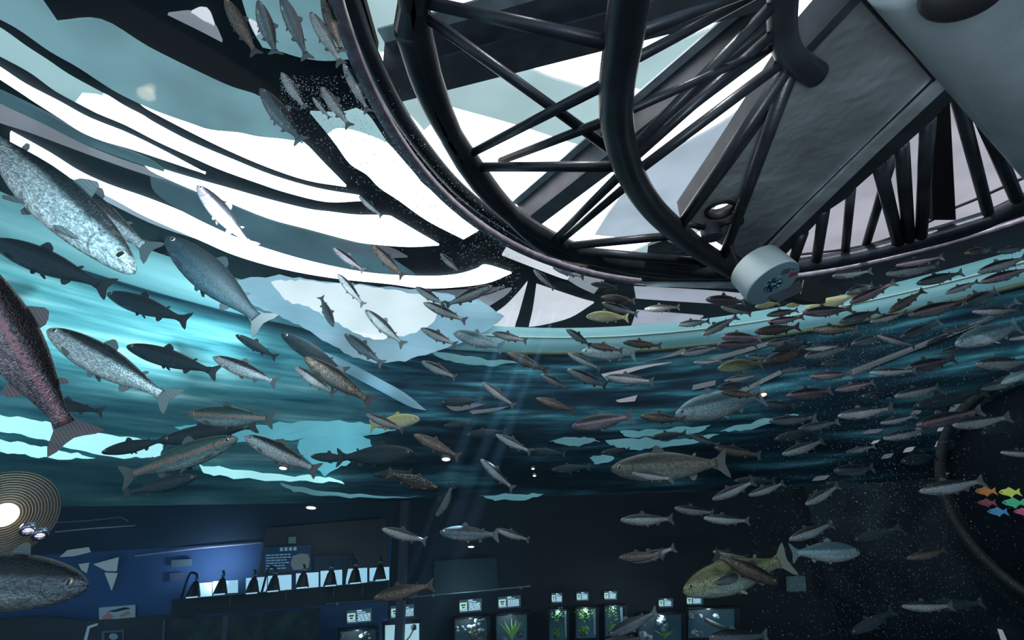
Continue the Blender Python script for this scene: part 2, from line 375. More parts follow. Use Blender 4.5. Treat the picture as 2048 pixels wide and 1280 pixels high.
for poly, mm in [
    ([(-20, 828), (60, 838), (130, 852), (240, 872), (330, 884), (320, 912), (250, 916), (160, 900), (60, 872), (-20, 858)], GLOW_CYAN),
    ([(-20, 876), (60, 888), (120, 900), (190, 916), (120, 918), (40, 908), (-20, 898)], GLOW_CYAN),
    ([(350, 852), (420, 850), (480, 852), (560, 846), (640, 842), (720, 846), (790, 862), (720, 872), (640, 876), (560, 880), (480, 884), (400, 880)], GLOW_CYAN2),
    ([(600, 880), (690, 862), (740, 880), (745, 905), (700, 925), (650, 950), (600, 905)], GLOW_CYAN2),
    ([(400, 930), (450, 935), (560, 950), (640, 952), (690, 966), (600, 962), (500, 958), (420, 948)], GLOW_CYAN),
    ([(960, 992), (1020, 988), (1090, 988), (1060, 998), (1000, 1000)], GLOW_STREAK),
    ([(1240, 862), (1320, 858), (1420, 850), (1400, 864), (1330, 872), (1250, 874)], GLOW_STREAK),
    ([(1300, 885), (1370, 878), (1440, 866), (1400, 884), (1320, 894)], GLOW_STREAK),
    ([(470, 560), (560, 552), (640, 562), (740, 572), (860, 582), (960, 602), (1010, 634), (960, 668), (880, 700), (800, 722), (730, 720), (670, 692), (600, 650), (540, 622), (480, 596)], GLOW_BICE),
    ([(545, 562), (600, 560), (680, 568), (760, 576), (840, 590), (880, 612), (860, 650), (800, 672), (740, 676), (690, 652), (630, 618), (570, 596)], GLOW_ICE),  # this pair of panes is added to make the soft white glow
    ([(640, 700), (700, 726), (760, 758), (810, 786), (852, 820), (820, 812), (760, 780), (700, 748), (650, 720)], GLOW_BLUESTREAK),
    ([(1210, 880), (1290, 876), (1340, 884), (1300, 898), (1240, 896)], GLOW_STREAK),
    ([(1180, 915), (1215, 908), (1230, 918), (1190, 930)], GLOW_STREAK), ([(1440, 860), (1530, 838), (1600, 828), (1560, 842), (1480, 862)], GLOW_STREAK), ([(1100, 880), (1160, 874), (1200, 882), (1140, 892)], GLOW_STREAK),
    ([(860, 700), (960, 716), (1040, 724), (980, 730), (900, 722)], GLOW_STREAK), ([(560, 968), (700, 988), (840, 994), (700, 996), (600, 984)], GLOW_STREAK),
]: glow_pane(poly, mm)
# ---- low gallery behind the tank
M_NAVY = mat('navy wall', (.004, .012, .024), .7); M_NAVY2 = mat('deep blue wall', (.008, .034, .062), .7); M_BLUEW = mat('blue wall', (.035, .10, .24), .7); M_DARKW = mat('black wall', (.004, .005, .009), .7)
for i, ((x0, y0), (x1, y1)) in enumerate(zip(HW, HW[1:])):
    e = Vector((x1-x0, y1-y0)).normalized(); n = Vector((-e.y, e.x, 0))
    o = slab(['wall_left', 'wall_back_left', 'wall_back', 'wall_back_right', 'wall_far_right'][i], [Vector((x0, y0, 0)), Vector((x1, y1, 0)), Vector((x1, y1, EZ-.3)), Vector((x0, y0, EZ-.3))], n*.1, [M_BLUEW, M_BLUEW, M_NAVY, M_DARKW, M_DARKW][i]); o['kind'] = 'structure'
    o = slab('wall_upper_%d' % (i+1), [Vector((x0, y0, EZ-.3)), Vector((x1, y1, EZ-.3)), Vector((x1, y1, EZ+.5)), Vector((x0, y0, EZ+.5))], n*.1, [M_NAVY2, M_NAVY2, M_NAVY, M_DARKW, M_DARKW][i]); o['kind'] = 'structure'
bm = bmesh.new(); add_slab(bm, [Vector((x, y, -.1)) for x, y in ((-12, -3), (8, -3), (8, 10.5), (-12, 10.5))], Vector((0, 0, .1)))
o = obj('floor', bm, mat('dark floor', (.01, .012, .016), .5)); o['kind'] = 'structure'
bm = bmesh.new()
plan = [Vector((OC.x+math.sin(math.radians(a))*(ROUT+.07), OC.y+math.cos(math.radians(a))*(ROUT+.07), EZ+.5)) for a in range(-75, 60, 5)]
add_slab(bm, plan+[Vector((9, 3, EZ+.5)), Vector((9, 10.5, EZ+.5)), Vector((-12, 10.5, EZ+.5)), Vector((-12, 1.7, EZ+.5))], Vector((0, 0, .1)))
o = obj('ceiling_gallery', bm, mat('gallery ceiling', (.006, .018, .032), .8)); o['kind'] = 'structure'
# trim line where blue wall meets ceiling
o = tube('trim_5', [hall(x, y, .05) for x, y in ((270, 1112), (400, 1096), (525, 1085))], .012, mat('pale trim', (.5, .5, .55), .5)); o['kind'] = 'structure'
#OBJECTS
# ================================================================== STEEL OVERHEAD
# ---- ring truss: one welded thing
truss = empty('ring_truss', zp(1097, 493, 1.6))
tag(truss, 'dark round steel tube truss hanging over the open middle of the tank', 'truss')
AC, AR = Vector((1.01*1.6, .79*1.6)), 1.2*1.6
Apx = [(818, 60), (850, 165), (890, 250), (940, 325), (1010, 415), (1097, 493), (1200, 518), (1294, 532), (1450, 545), (1600, 530), (1700, 515), (1850, 480), (1950, 450), (2048, 405)]
Ap = [zp(x, y, 1.6) for x, y in Apx]
a0 = math.atan2(Ap[-1].y-AC.y, Ap[-1].x-AC.x); a1 = math.atan2(Ap[0].y-AC.y, Ap[0].x-AC.x)-2*math.pi
for k in range(1, 14):
    a = a0+(a1+0*2*math.pi-a0)*k/14 if a1 < a0 else a0
    rr = AR; Ap.append(Vector((AC.x+rr*math.cos(a), AC.y+rr*math.sin(a), EZ+1.6)))
Ap.append(Ap[0])
tube('outer_chord', smooth_path(Ap, 8), .054, M_STEEL, truss, 18)
Bq = [(1275, -90, 1.14), (1262, -20, 1.15), (1247, 80, 1.17), (1233, 180, 1.2), (1236, 260, 1.25), (1260, 345, 1.32), (1300, 410, 1.4), (1345, 455, 1.46), (1400, 500, 1.52), (1465, 540, 1.57)]
Bp = [zp(*q) for q in Bq]
tube('inner_chord', smooth_path(Bp, 8), [.050+.018*i/72 for i in range(73)], M_STEEL, truss, 20)
Cp = [zp(x, y, 1.6) for x, y in ((1572, -60), (1566, -10), (1564, 40), (1567, 75), (1579, 108), (1602, 130), (1632, 150))]
tube('hub_chord', smooth_path(Cp, 8), .050, M_STEEL, truss, 18)
STR = [(845, 3, 1.6, 1220, 86, 1.17, 30), (840, 24, 1.6, 1230, 305, 1.27, 24), (944, 306, 1.6, 1222, 162, 1.2, 22), (1002, 322, 1.62, 1224, 237, 1.24, 19),
       (950, 334, 1.6, 1236, 333, 1.3, 22), (1100, 488, 1.6, 1240, 350, 1.32, 18), (1110, 492, 1.62, 1255, 370, 1.34, 16), (1105, 495, 1.6, 1378, 468, 1.48, 19), (1130, 499, 1.6, 1400, 524, 1.53, 20),
       (1248, 75, 1.17, 1560, -40, 1.6, 26), (1256, 125, 1.19, 1520, -15, 1.7, 22), (1244, 228, 1.23, 1545, 95, 1.6, 18), (1252, 312, 1.28, 1556, 0, 1.6, 26),
       (1258, 325, 1.3, 1560, 55, 1.6, 22), (1264, 350, 1.33, 1568, 122, 1.6, 24), (1362, 450, 1.46, 1572, 140, 1.6, 27), (1448, 510, 1.55, 1580, 146, 1.6, 25),
       (1937, 170, 1.7, 2034, 398, 1.6, 27), (1914, 190, 1.72, 1976, 425, 1.6, 24), (1856, 240, 1.7, 1842, 475, 1.6, 26), (1803, 290, 1.7, 1818, 480, 1.6, 26), (1757, 325, 1.69, 1797, 485, 1.6, 26),
       (1786, 310, 1.78, 1729, 500, 1.66, 18), (1702, 380, 1.74, 1690, 505, 1.64, 18), (1648, 420, 1.68, 1632, 525, 1.6, 22), (1606, 465, 1.68, 1584, 528, 1.6, 22)]
for x0, y0, z0, x1, y1, z1, wd in STR:
    a, b = zp(x0, y0, z0), zp(x1, y1, z1)
    tube('strut', [a, b], pxr(wd*.9, (a+b)/2), M_STEEL, truss, 12)
slab('strut_plate', [zp(1860, 225, 1.85), zp(1900, 205, 1.85), zp(1912, 440, 1.62), zp(1866, 440, 1.62)], Vector((0, .03, .03)), M_BLACK, truss)
# ---- box girder from the ring to the hub
gir = empty('box_girder', zp(1490, 520, 1.68)); tag(gir, 'silver tapering box girder running from the white lamp up to the thick pipe', 'girder')
zg = 1.68
hole_c = zp(1440, 418, zg); hr = .085
outer_loop = [zp(x, y, zg) for x, y in ((1720, 2), (1864, 158), (1660, 358), (1494, 522), (1372, 446), (1470, 320), (1556, 196))]
# bottom plate with a round hole: bridged rings
bm = bmesh.new(); N = 48; ring_i = []; ring_o = []
def ray_poly(c, d, poly):
    best = None
    for p, q in zip(poly, poly[1:]+poly[:1]):
        e = q-p; den = d.x*e.y-d.y*e.x
        if abs(den) < 1e-9: continue
        t = ((p.x-c.x)*e.y-(p.y-c.y)*e.x)/den; u = ((p.x-c.x)*d.y-(p.y-c.y)*d.x)/den
        if t > 0 and -1e-6 <= u <= 1+1e-6 and (best is None or t < best): best = t
    return best
angs = sorted([2*math.pi*k/N for k in range(N)]+[math.atan2(p.y-hole_c.y, p.x-hole_c.x) % (2*math.pi) for p in outer_loop])
for a in angs:
    d = Vector((math.cos(a), math.sin(a), 0)); t = ray_poly(hole_c, d, outer_loop) or hr*1.5
    ring_i.append(bm.verts.new(hole_c+d*min(hr, t*.8))); ring_o.append(bm.verts.new(hole_c+d*t))
for k in range(len(angs)):
    j = (k+1) % len(angs); bm.faces.new((ring_i[k], ring_i[j], ring_o[j], ring_o[k]))
ret = bmesh.ops.extrude_face_region(bm, geom=bm.faces[:])
for v in ret['geom']:
    if isinstance(v, bmesh.types.BMVert): v.co.z += .02
bmesh.ops.recalc_face_normals(bm, faces=bm.faces)
BPL = setp(obj('bottom_plate', bm, M_SILVER), gir)
bm = bmesh.new(); g = []
for k in range(40):
    a = 2*math.pi*k/40; d = Vector((math.cos(a), math.sin(a), 0))
    g.append([bm.verts.new(hole_c+d*r+Vector((0, 0, z))) for r, z in ((hr-.012, -.015), (hr+.008, -.015), (hr+.008, .05), (hr-.012, .05))])
for k in range(40):
    for q in range(4): bm.faces.new((g[k][q], g[(k+1) % 40][q], g[(k+1) % 40][(q+1) % 4], g[k][(q+1) % 4]))
setp(obj('hole_collar', bm, M_BLACK, None, True), BPL)
slab('side_flange', [zp(x, y, 1.66) for x, y in ((1712, -12), (1722, 2), (1612, 118), (1560, 200), (1470, 325), (1374, 452), (1362, 446), (1455, 318), (1545, 188), (1604, 104))], Vector((0, 0, .16)), M_BEAM, gir)
slab('lower_flange', [zp(x, y, 1.645) for x, y in ((1920, 116), (1944, 104), (1950, 118), (1936, 136), (1760, 300), (1620, 436), (1540, 512), (1512, 520), (1600, 428), (1740, 292), (1868, 172))], Vector((0, 0, .02)), M_FLANGE, gir)
slab('side_web', [zp(x, y, 1.66) for x, y in ((1936, 122), (1968, 152), (1890, 213), (1868, 238), (1712, 376), (1700, 392), (1658, 420), (1610, 470), (1572, 508), (1530, 522), (1620, 436), (1760, 300))], Vector((0, 0, .10)), M_BEAM, gir)
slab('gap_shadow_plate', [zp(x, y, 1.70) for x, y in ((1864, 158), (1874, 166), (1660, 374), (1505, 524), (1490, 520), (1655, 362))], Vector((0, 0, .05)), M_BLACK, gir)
slab('end_plate', [zp(x, y, 1.66) for x, y in ((1722, -14), (1740, -14), (1905, 150), (1872, 172), (1862, 157))], Vector((0, 0, .05)), M_BLACK, gir)
slab('end_cap', [zp(x, y, 1.655) for x, y in ((1745, -14), (1802, -14), (1920, 108), (1898, 142))], Vector((0, 0, .05)), M_SILVER, gir)
tube('weld_bead', smooth_path([zp(x, y, 1.64) for x, y in ((1800, -8), (1850, 40), (1885, 80), (1922, 112))], 6), .012, M_DUCT, gir, 8)
slab('end_channel', [zp(x, y, 1.58) for x, y in ((1278, 548), (1470, 552), (1475, 572), (1290, 572))], Vector((0, 0, .05)), M_BEAM, gir)
slab('channel_lip', [zp(x, y, 1.565) for x, y in ((1284, 566), (1472, 566), (1475, 578), (1294, 573))], Vector((0, 0, .012)), M_FLANGE, gir)
slab('gusset', [zp(x, y, 1.64) for x, y in ((1296, 492), (1330, 480), (1470, 545), (1290, 546))], Vector((0, 0, .02)), M_SILVER, gir)
# ---- thick pipe and dome at the hub
hub = empty('hub_pipe', zp(1930, 30, 1.6)); tag(hub, 'thick pale silver pipe crossing the top corner above the girder', 'pipe')
tube('pipe', smooth_path([zp(1840, -110, 1.42), zp(1925, 10, 1.40), zp(2010, 130, 1.37), zp(2130, 300, 1.32), zp(2180, 370, 1.30)], 6), .15, M_DUCT, hub, 32)
p = zp(1925, -10, 1.40)
bm = bmesh.new(); bmesh.ops.create_uvsphere(bm, u_segments=24, v_segments=12, radius=.10)
for v in bm.verts: v.co = Vector((v.co.x*1.0, v.co.y*.7, v.co.z*.5))+zp(1925, -14, 1.16)
setp(obj('dome_cap', bm, M_BLACK, None, True), hub)
# ---- lamp on the ring
Lc = dp(1545, 567, 2.55)
ax = (-FW*.64 + (RT*.31-UP*.70)).normalized()
lampo = empty('spotlight', Lc); tag(lampo, 'round white spotlight with blue glass lens clamped under the ring truss', 'lamp')
q = ax.to_track_quat('Z', 'Y').to_matrix()
def lathe(prof, seg=48):
    bm = bmesh.new(); g = []
    for k in range(seg):
        a = 2*math.pi*k/seg; g.append([bm.verts.new(Vector((r*math.cos(a), r*math.sin(a), z))) for r, z in prof])
    for k in range(seg):
        A, B = g[k], g[(k+1) % seg]
        for i in range(len(prof)-1):
            try: bm.faces.new((A[i], B[i], B[i+1], A[i+1]))
            except ValueError: pass
    bmesh.ops.remove_doubles(bm, verts=bm.verts, dist=1e-5); bmesh.ops.recalc_face_normals(bm, faces=bm.faces); return bm
LR = .157
def put(name, bm, m, parent, M, off, smooth=True):
    for v in bm.verts: v.co = M @ v.co
    o = obj(name, bm, m, None, smooth); o.location = off; 
    o.parent = parent; o.matrix_parent_inverse = Matrix.Translation(-parent.location); return o
b = put('housing', lathe([(0, -.15), (LR*.9, -.15), (LR*.94, -.145), (LR*.985, -.01), (LR*.985, .0), (LR*.97, .004)]), M_LAMP, lampo, q, Lc)
for pl in b.data.polygons: pl.use_smooth = len(pl.vertices) == 4
FP = put('face_plate', lathe([(.052, .0), (.054, .006), (LR*.95, .006), (LR*.975, 0)]), M_LAMPF, lampo, q, Lc, False)
m = mat('blue lens glass', (.02, .06, .09), .05, .3, spec=1); t = NT(m); c = t.coord(); n = t.noise(c, 40, 2)
t.link(t.ramp(n, [(.4, (.005, .015, .025)), (.52, (.03, .25, .38)), (.60, (.5, .75, .85))]), t.b.inputs['Base Color']); t.bump(n, 1, .03)
put('lens', lathe([(0, -.012), (.03, -.004), (.052, .004), (.055, .009), (.05, .009)]), m, lampo, q, Lc)
X, Y = q @ Vector((1, 0, 0)), q @ Vector((0, 1, 0))
# printed notes on the face: small dark lines and a red framed stamp
sr = (RT-ax*RT.dot(ax)).normalized(); su = ax.cross(sr)
if su.dot(UP) < 0: su = -su
def printed(name, rects, m, z=.009):
    bm = bmesh.new()
    for x0, y0, x1, y1 in rects:
        add_slab(bm, [Lc+sr*a+su*b_+ax*z for a, b_ in ((x0, y0), (x1, y0), (x1, y1), (x0, y1))], ax*.0012)
    return setp(obj(name, bm, m), FP)
K = mat('dark print', (.03, .04, .06), .6); Rr = mat('red print', (.30, .05, .07), .6)
rc = []
for r_ in range(4):
    x = .012
    while x < .062:
        wq = random.uniform(.004, .012); rc.append((x, .098-r_*.010, min(.066, x+wq), .103-r_*.010)); x += wq+.003
printed('rating_print', rc+[(.074, .080, .092, .087), (.100, .080, .108, .087)], K)
rs = [(.078, .030, .128, .033), (.078, .060, .128, .063), (.078, .030, .081, .063), (.125, .030, .128, .063)]
for k in range(5): rs += [(.084+k*.008, .036, .088+k*.008, .057)]
for k in range(2): rs += [(.083, .041+k*.009, .123, .043+k*.009)]
printed('red_stamp', rs, Rr)
tube('yoke', smooth_path([dp(1462, 490, 2.75), dp(1470, 515, 2.75), dp(1480, 535, 2.74)], 5), .011, M_BLACK, lampo, 8)
bx = empty('lamp_ballast', dp(1620, 580, 2.75)); tag(bx, 'black metal box hanging just behind the white spotlight', 'box')
slab('case', [dp(x, y, 2.68) for x, y in ((1590, 556), (1612, 553), (1657, 572), (1650, 607), (1640, 608), (1560, 590))], FW*.16, M_BLACK, bx)
slab('arm', [dp(x, y, 2.62) for x, y in ((1525, 590), (1600, 560), (1606, 582), (1560, 604))], FW*.05, M_BEAM, bx)
slab('label_strip', [dp(x, y, 2.67) for x, y in ((1606, 560), (1608.5, 560), (1602, 588), (1600, 588))], FW*.004, mat('pale strip', (.4, .42, .45), .5), bx)
# ---- clamp beside the hole
cl = empty('pipe_clamp', zp(1420, 455, 1.6)); tag(cl, 'black round clamp with two threaded pins under the girder hole', 'clamp')
bm = lathe([(0, -.05), (.058, -.05), (.062, -.045), (.062, .03), (.056, .035), (0, .035)], 28)
for v in bm.verts: v.co += zp(1422, 462, 1.56)
setp(obj('body', bm, M_BEAM), cl)
tube('pin', [zp(1365, 447, 1.57), zp(1408, 455, 1.57)], .018, M_BLACK, cl, 10)
tube('pin', [zp(1440, 450, 1.57), zp(1470, 437, 1.58)], .018, M_BLACK, cl, 10)
tube('hook', smooth_path([zp(1462, 460, 1.6), zp(1484, 445, 1.6), zp(1480, 428, 1.6), zp(1466, 425, 1.6)], 5), .01, M_BLACK, cl, 8)
# ---- cable along the ring
tag(tube('cable', smooth_path([zp(x, y, 1.66) for x, y in ((1590, 510), (1680, 500), (1760, 483), (1850, 447), (1900, 420), (1960, 395), (2060, 350))], 6), .009, M_BLACK, None, 8), 'thin black cable lying along the top of the ring tube', 'cable')
# ---- roof beams in the opening
def ibeam(name, pa, pb, h, wf, label, ml=M_BEAM):
    e = (pb-pa); L = e.length; x = e.normalized(); y = Vector((0, 0, 1)).cross(x).normalized(); z = Vector((0, 0, 1))
    r = empty(name, pa); tag(r, label, 'beam')
    def part(nm, y0, y1, z0, z1, m):
        slab(nm, [pa+y*y0+z*z0, pa+y*y1+z*z0, pa+y*y1+z*z0+e, pa+y*y0+z*z0+e], z*(z1-z0), m, r)
    part('web', -.02, .02, 0, h, M_STEEL); part('bottom_flange', -wf/2, wf/2, -.02, 0, M_BEAM); part('top_flange', -wf/2, wf/2, h, h+.02, M_FLANGE)
    return r
ibeam('roof_beam', zp(764, 178, 2.9), zp(1560, -30, 2.9), .45, .26, 'dark steel roof beam crossing the top of the round opening')
ibeam('roof_beam', zp(1040, 462, 2.9), zp(1560, 60, 2.9), .34, .2, 'dark steel roof beam climbing behind the ring truss struts')
ibeam('roof_beam', zp(1240, 60, 3.0), zp(1620, -70, 3.0), .4, .24, 'dark steel roof beam at the top edge behind the inner tube')
rb = smooth_path([zp(x, y, 2.0) for x, y in ((680, -50), (706, 20), (738, 105), (790, 212), (842, 290), (900, 360), (958, 412), (1010, 447), (1090, 500))], 8)
tag(tube('opening_hoop', rb, .045, M_STEEL, None, 12), 'slim curved dark hoop following the rim inside the clear tank wall', 'hoop')
slab_pts = [zp(x, y, 2.02) for x, y in ((686, -40), (716, -40), (756, 100), (736, 128))]
tag(slab('edge_plate', slab_pts, Vector((0, 0, .05)), M_BLACK), 'black flat plate at the upper edge of the round opening', 'plate')
# ================================================================== FISH
def fish_mat(name, back, flank, belly, spot=None, spots=0.0, spot_scale=42, stripe=None, metal=.5, rough=.32, speck=None, speck_amt=0.0, marble=0.0):
    m = mat(name, flank, rough, metal); t = NT(m); c = t.coord()
    sx = t.add('ShaderNodeSeparateXYZ'); t.link(c, sx.inputs[0]); x, y, z = sx.outputs
    zz = t.math('ADD', z, t.math('MULTIPLY', t.noise(c, 14, 2), .02))
    up = t.smooth(zz, .020, .056); dn = t.smooth(zz, -.025, -.06)
    col = t.mix(up, flank, back); col = t.mix(dn, col, belly)
    mo = t.noise(t.map(c, (.55, 1, 1.7)), 60, 3, .6); col = t.mix(t.math('MULTIPLY', t.smooth(mo, .45, .62), .5), col, tuple(q*.5 for q in back))
    sc = t.vor(t.map(c, (.9, 1, 1.5)), 95); col = t.mix(t.math('MULTIPLY', t.smooth(sc, .30, .62), .45), col, tuple(q*.4 for q in back))
    if stripe:
        s = t.math('MULTIPLY', t.smooth(t.math('ABSOLUTE', t.math('SUBTRACT', zz, .012)), .02, .004), .75); col = t.mix(s, col, stripe)
    if marble:
        nz = t.noise(c, 42, 2, .6); s = t.math('MULTIPLY', t.smooth(t.math('ABSOLUTE', t.math('SUBTRACT', nz, .5)), .035, .01), t.smooth(z, -.05, -.01)); col = t.mix(t.math('MULTIPLY', s, marble), col, tuple(q*.25 for q in back))
    if speck:
        s = t.math('MULTIPLY', t.smooth(t.noise(t.map(c, (1, 1, 1)), 120, 2), .55, .62), t.smooth(t.math('ABSOLUTE', z), .075, .02)); col = t.mix(t.math('MULTIPLY', s, speck_amt), col, speck)
    if spots:
        v = t.vor(c, spot_scale); s = t.smooth(v, .34, .22); k = t.smooth(z, -.03, .02); col = t.mix(t.math('MULTIPLY', t.math('MULTIPLY', s, k), spots), col, spot)
    # mouth line and gill cover edge
    ml = t.math('MULTIPLY', t.smooth(t.math('ABSOLUTE', t.math('ADD', z, t.math('MULTIPLY', t.math('SUBTRACT', .5, x), .12))), .005, .0015), t.smooth(x, .425, .435))
    dx = t.math('SUBTRACT', x, .37); rr = t.math('SQRT', t.math('ADD', t.math('MULTIPLY', dx, dx), t.math('MULTIPLY', z, z)))
    gl = t.math('MULTIPLY', t.smooth(t.math('ABSOLUTE', t.math('SUBTRACT', rr, .066)), .008, .001), t.smooth(x, .37, .34))
    col = t.mix(t.math('MULTIPLY', t.math('MAXIMUM', ml, t.math('MULTIPLY', gl, .7)), .85), col, tuple(q*.12 for q in flank))
    t.link(col, t.b.inputs['Base Color'])
    t.bump(t.math('ADD', t.noise(t.map(c, (1, 1, 1.3)), 90, 2), t.math('MULTIPLY', t.vor(c, 150), .5)), .35, .004)
    return m
FM = {
 'S': fish_mat('silver trout skin', (.022, .028, .034), (.56, .60, .63), (.72, .75, .76), (.03, .04, .05), .65, 40, None, .35, .27, (.12, .14, .16), .35),
 'G': fish_mat('grey trout skin', (.014, .022, .03), (.15, .20, .24), (.34, .40, .43), (.02, .03, .04), .65, 40, None, .4, .4),
 'P': fish_mat('pink sided trout skin', (.02, .018, .024), (.30, .25, .30), (.46, .42, .47), (.02, .02, .03),   .7, 38, (.42, .20, .24), .45, .35),
 'D': fish_mat('dark brown trout skin', (.018, .018, .02), (.10, .075, .06), (.20, .19, .19), (.008, .008, .01), .8, 50, None, .3, .35, (.62, .46, .34), .75),
 'C': fish_mat('spotted char skin', (.02, .018, .02), (.045, .038, .04), (.16, .11, .10), (.50, .48, .46), .9, 34, None, .1, .45),
 'Y': fish_mat('yellow trout skin', (.66, .62, .26), (.85, .80, .50), (.88, .86, .70), None, 0, 50, (.72, .42, .30), .1, .4),
 'L': fish_mat('pale blue salmon skin', (.12, .22, .26), (.48, .66, .72), (.78, .86, .88), (.05, .09, .11), .65, 40, None, .3, .38),
 'O': fish_mat('olive marbled trout skin', (.12, .14, .05), (.36, .40, .24), (.52, .62, .58), (.05, .06, .03), .4, 60, None, .15, .42, (.75, .70, .25), .35, 1.0),
 'M': fish_mat('grey marbled salmon skin', (.10, .10, .09), (.26, .26, .23), (.42, .46, .46), (.03, .03, .03), .3, 60, None, .3, .38, None, 0, .95),
 'R': fish_mat('green trout skin with red stripe', (.04, .08, .07), (.16, .24, .24), (.38, .48, .50), (.01, .02, .02), .7, 38, (.34, .12, .10), .25, .38),
 'B': fish_mat('dark and silhouetted trout skin', (.008, .02, .03), (.02, .05, .07), (.04, .09, .12), None, 0, 50, None, .1, .6),  # dark skin that also carries the shade of silhouetted fish
}
def fin_mat(name, col, a):
    m = mat(name, col, .5); t = NT(m); c = t.coord(); wv = t.add('ShaderNodeTexWave', wave_type='BANDS', bands_direction='Z'); wv.inputs['Scale'].default_value = 26; t.link(c, wv.inputs[0])
    t.link(t.mix(wv.outputs['Fac'], tuple(q*.6 for q in col), col), t.b.inputs['Base Color']); m.node_tree.nodes['Principled BSDF'].inputs['Alpha'].default_value = a; return m
FF = {k: fin_mat('fin '+k, c, a) for k, c, a in (('S', (.10, .12, .13), .9), ('G', (.10, .14, .16), .9), ('P', (.16, .14, .17), .9), ('D', (.05, .045, .045), .95), ('C', (.10, .07, .06), 1), ('Y', (.66, .64, .28), .9), ('L', (.26, .38, .42), .9), ('O', (.30, .33, .25), .9), ('M', (.15, .15, .14), .95), ('R', (.07, .10, .10), .95), ('B', (.01, .025, .035), 1))}
EYE_W = mat('eye ring', (.55, .52, .42), .3, .4); EYE_B = mat('eye pupil', (.004, .004, .006), .08)
PROF = [(0, .004), (.012, .018), (.03, .029), (.06, .042), (.10, .055), (.15, .067), (.21, .079), (.28, .089), (.36, .096), (.44, .098), (.52, .095), (.60, .086), (.68, .072), (.76, .055), (.83, .040), (.88, .032), (.92, .030), (.945, .034)]
FISH_MESH = {}
def bend_y(x, b): return b*(.5-x)**2 if b else 0.0
def prof_at(s):
    for (a, h), (b, g) in zip(PROF, PROF[1:]):
        if a <= s <= b: return h+(g-h)*(s-a)/(b-a)
    return PROF[-1][1]
def fish_meshes(sp, bend, deep):
    key = (sp, bend, deep)
    if key in FISH_MESH: return FISH_MESH[key]
    out = []
    def reg(name, bm, mats, smooth=True, flat_fix=False):
        for v in bm.verts: v.co.y += bend_y(v.co.x, bend)
        me = bpy.data.meshes.new(name); bmesh.ops.recalc_face_normals(bm, faces=bm.faces); bm.to_mesh(me); bm.free()
        for m in mats: me.materials.append(m)
        for p in me.polygons: p.use_smooth = smooth
        out.append((name, me))
    bm = bmesh.new(); seg = 18; rings = []
    for s, h in PROF:
        h *= deep; wd = h*(.62 if s > .15 else .62+.14*(1-s/.15)); x = .5-s
        droop = -.006*(1-min(1, s/.12))
        if deep > 1.35: droop -= .012*(1-min(1, s/.2))
        r = []
        for k in range(seg):
            a = 2*math.pi*k/seg; ca, sa = math.cos(a), math.sin(a)
            zz = h*sa*(1.0 if sa > 0 else 1.06); yy = wd*math.copysign(abs(ca)**.9, ca)
            if s > .8: yy *= 1-.55*(s-.8)/.145
            r.append(bm.verts.new((x, yy, zz+droop)))
        rings.append(r)
    for A, B in zip(rings, rings[1:]):
        for k in range(seg): bm.faces.new((A[k], B[k], B[(k+1) % seg], A[(k+1) % seg]))
    bm.faces.new(rings[0]); bm.faces.new(rings[-1][::-1])
    reg('body', bm, [FM[sp]])
    def fin(name, outline, origin, ydir=(0, 1, 0), th=.0035, mats=None):
        # outline in (x, z); extruded by th along y; then hinged about the origin with ydir
        bm = bmesh.new(); A = []; B = []
        o = Vector(origin); n = Vector(ydir).normalized()
        up = Vector((0, -n.z, n.y)) if abs(n.y) > 1e-6 or abs(n.z) > 1e-6 else Vector((0, 0, 1))
        for x, z in outline:
            p = o+Vector((x, 0, 0))+up*z; A.append(bm.verts.new(p+n*th/2)); B.append(bm.verts.new(p-n*th/2))
        bm.faces.new(A); bm.faces.new(B[::-1])
        for i in range(len(A)): j = (i+1) % len(A); bm.faces.new((A[i], B[i], B[j], A[j]))
        reg(name, bm, mats or [FF[sp]], False)
    d = deep; T = .034*d
    fin('tail_fin', [(.02, T), (-.02, T*1.25), (-.075, .082*d), (-.112, .098*d), (-.108, .065*d), (-.092, .03*d), (-.084, 0), (-.092, -.03*d), (-.110, -.068*d), (-.114, -.1*d), (-.075, -.084*d), (-.02, -T*1.25), (.02, -T)], (-.432, 0, 0))
    hz = prof_at(.42)*d
    fin('dorsal_fin', [(.055, -.012), (.045, .012), (.022, .050), (.0, .058), (-.03, .042), (-.055, .022), (-.066, -.012)], (.065, 0, hz))
    hz = prof_at(.74)*d
    fin('adipose_fin', [(.015, -.008), (.004, .014), (-.014, .026), (-.028, .022), (-.022, .006), (-.014, -.008)], (-.25, 0, hz))
    hz = -prof_at(.72)*d*1.06
    fin('anal_fin', [(.04, .01), (.022, -.028), (0, -.048), (-.022, -.040), (-.038, -.012), (-.042, .01)], (-.215, 0, hz))
    for s_ in (1, -1):
        fin('pelvic_fin', [(.026, .004), (.006, -.028), (-.02, -.048), (-.038, -.040), (-.024, -.006)], (.0, s_*.030*d, -prof_at(.5)*d*.93), (0, .80, s_*.6))
    for s_ in (1, -1):
        fin('pectoral_fin', [(.022, .0), (.004, -.014), (-.045, -.032), (-.072, -.030), (-.066, -.014), (-.03, .004)], (.262, s_*prof_at(.24)*d*.52, -prof_at(.24)*d*.62), (0, .86, s_*.5))
    for s_ in (1, -1):
        bm = bmesh.new(); bmesh.ops.create_uvsphere(bm, u_segments=12, v_segments=8, radius=.019)
        h = prof_at(.075)*d
        for f in bm.faces:
            c = f.calc_center_median(); f.material_index = 1 if math.hypot(c.x, c.z) < .0125 else 0
        for v in bm.verts: v.co = Vector((v.co.x, v.co.y*.5, v.co.z))+Vector((.5-.075, s_*(h*.66), .010*d))
        reg('eye', bm, [EYE_W, EYE_B])
    FISH_MESH[key] = out; return out
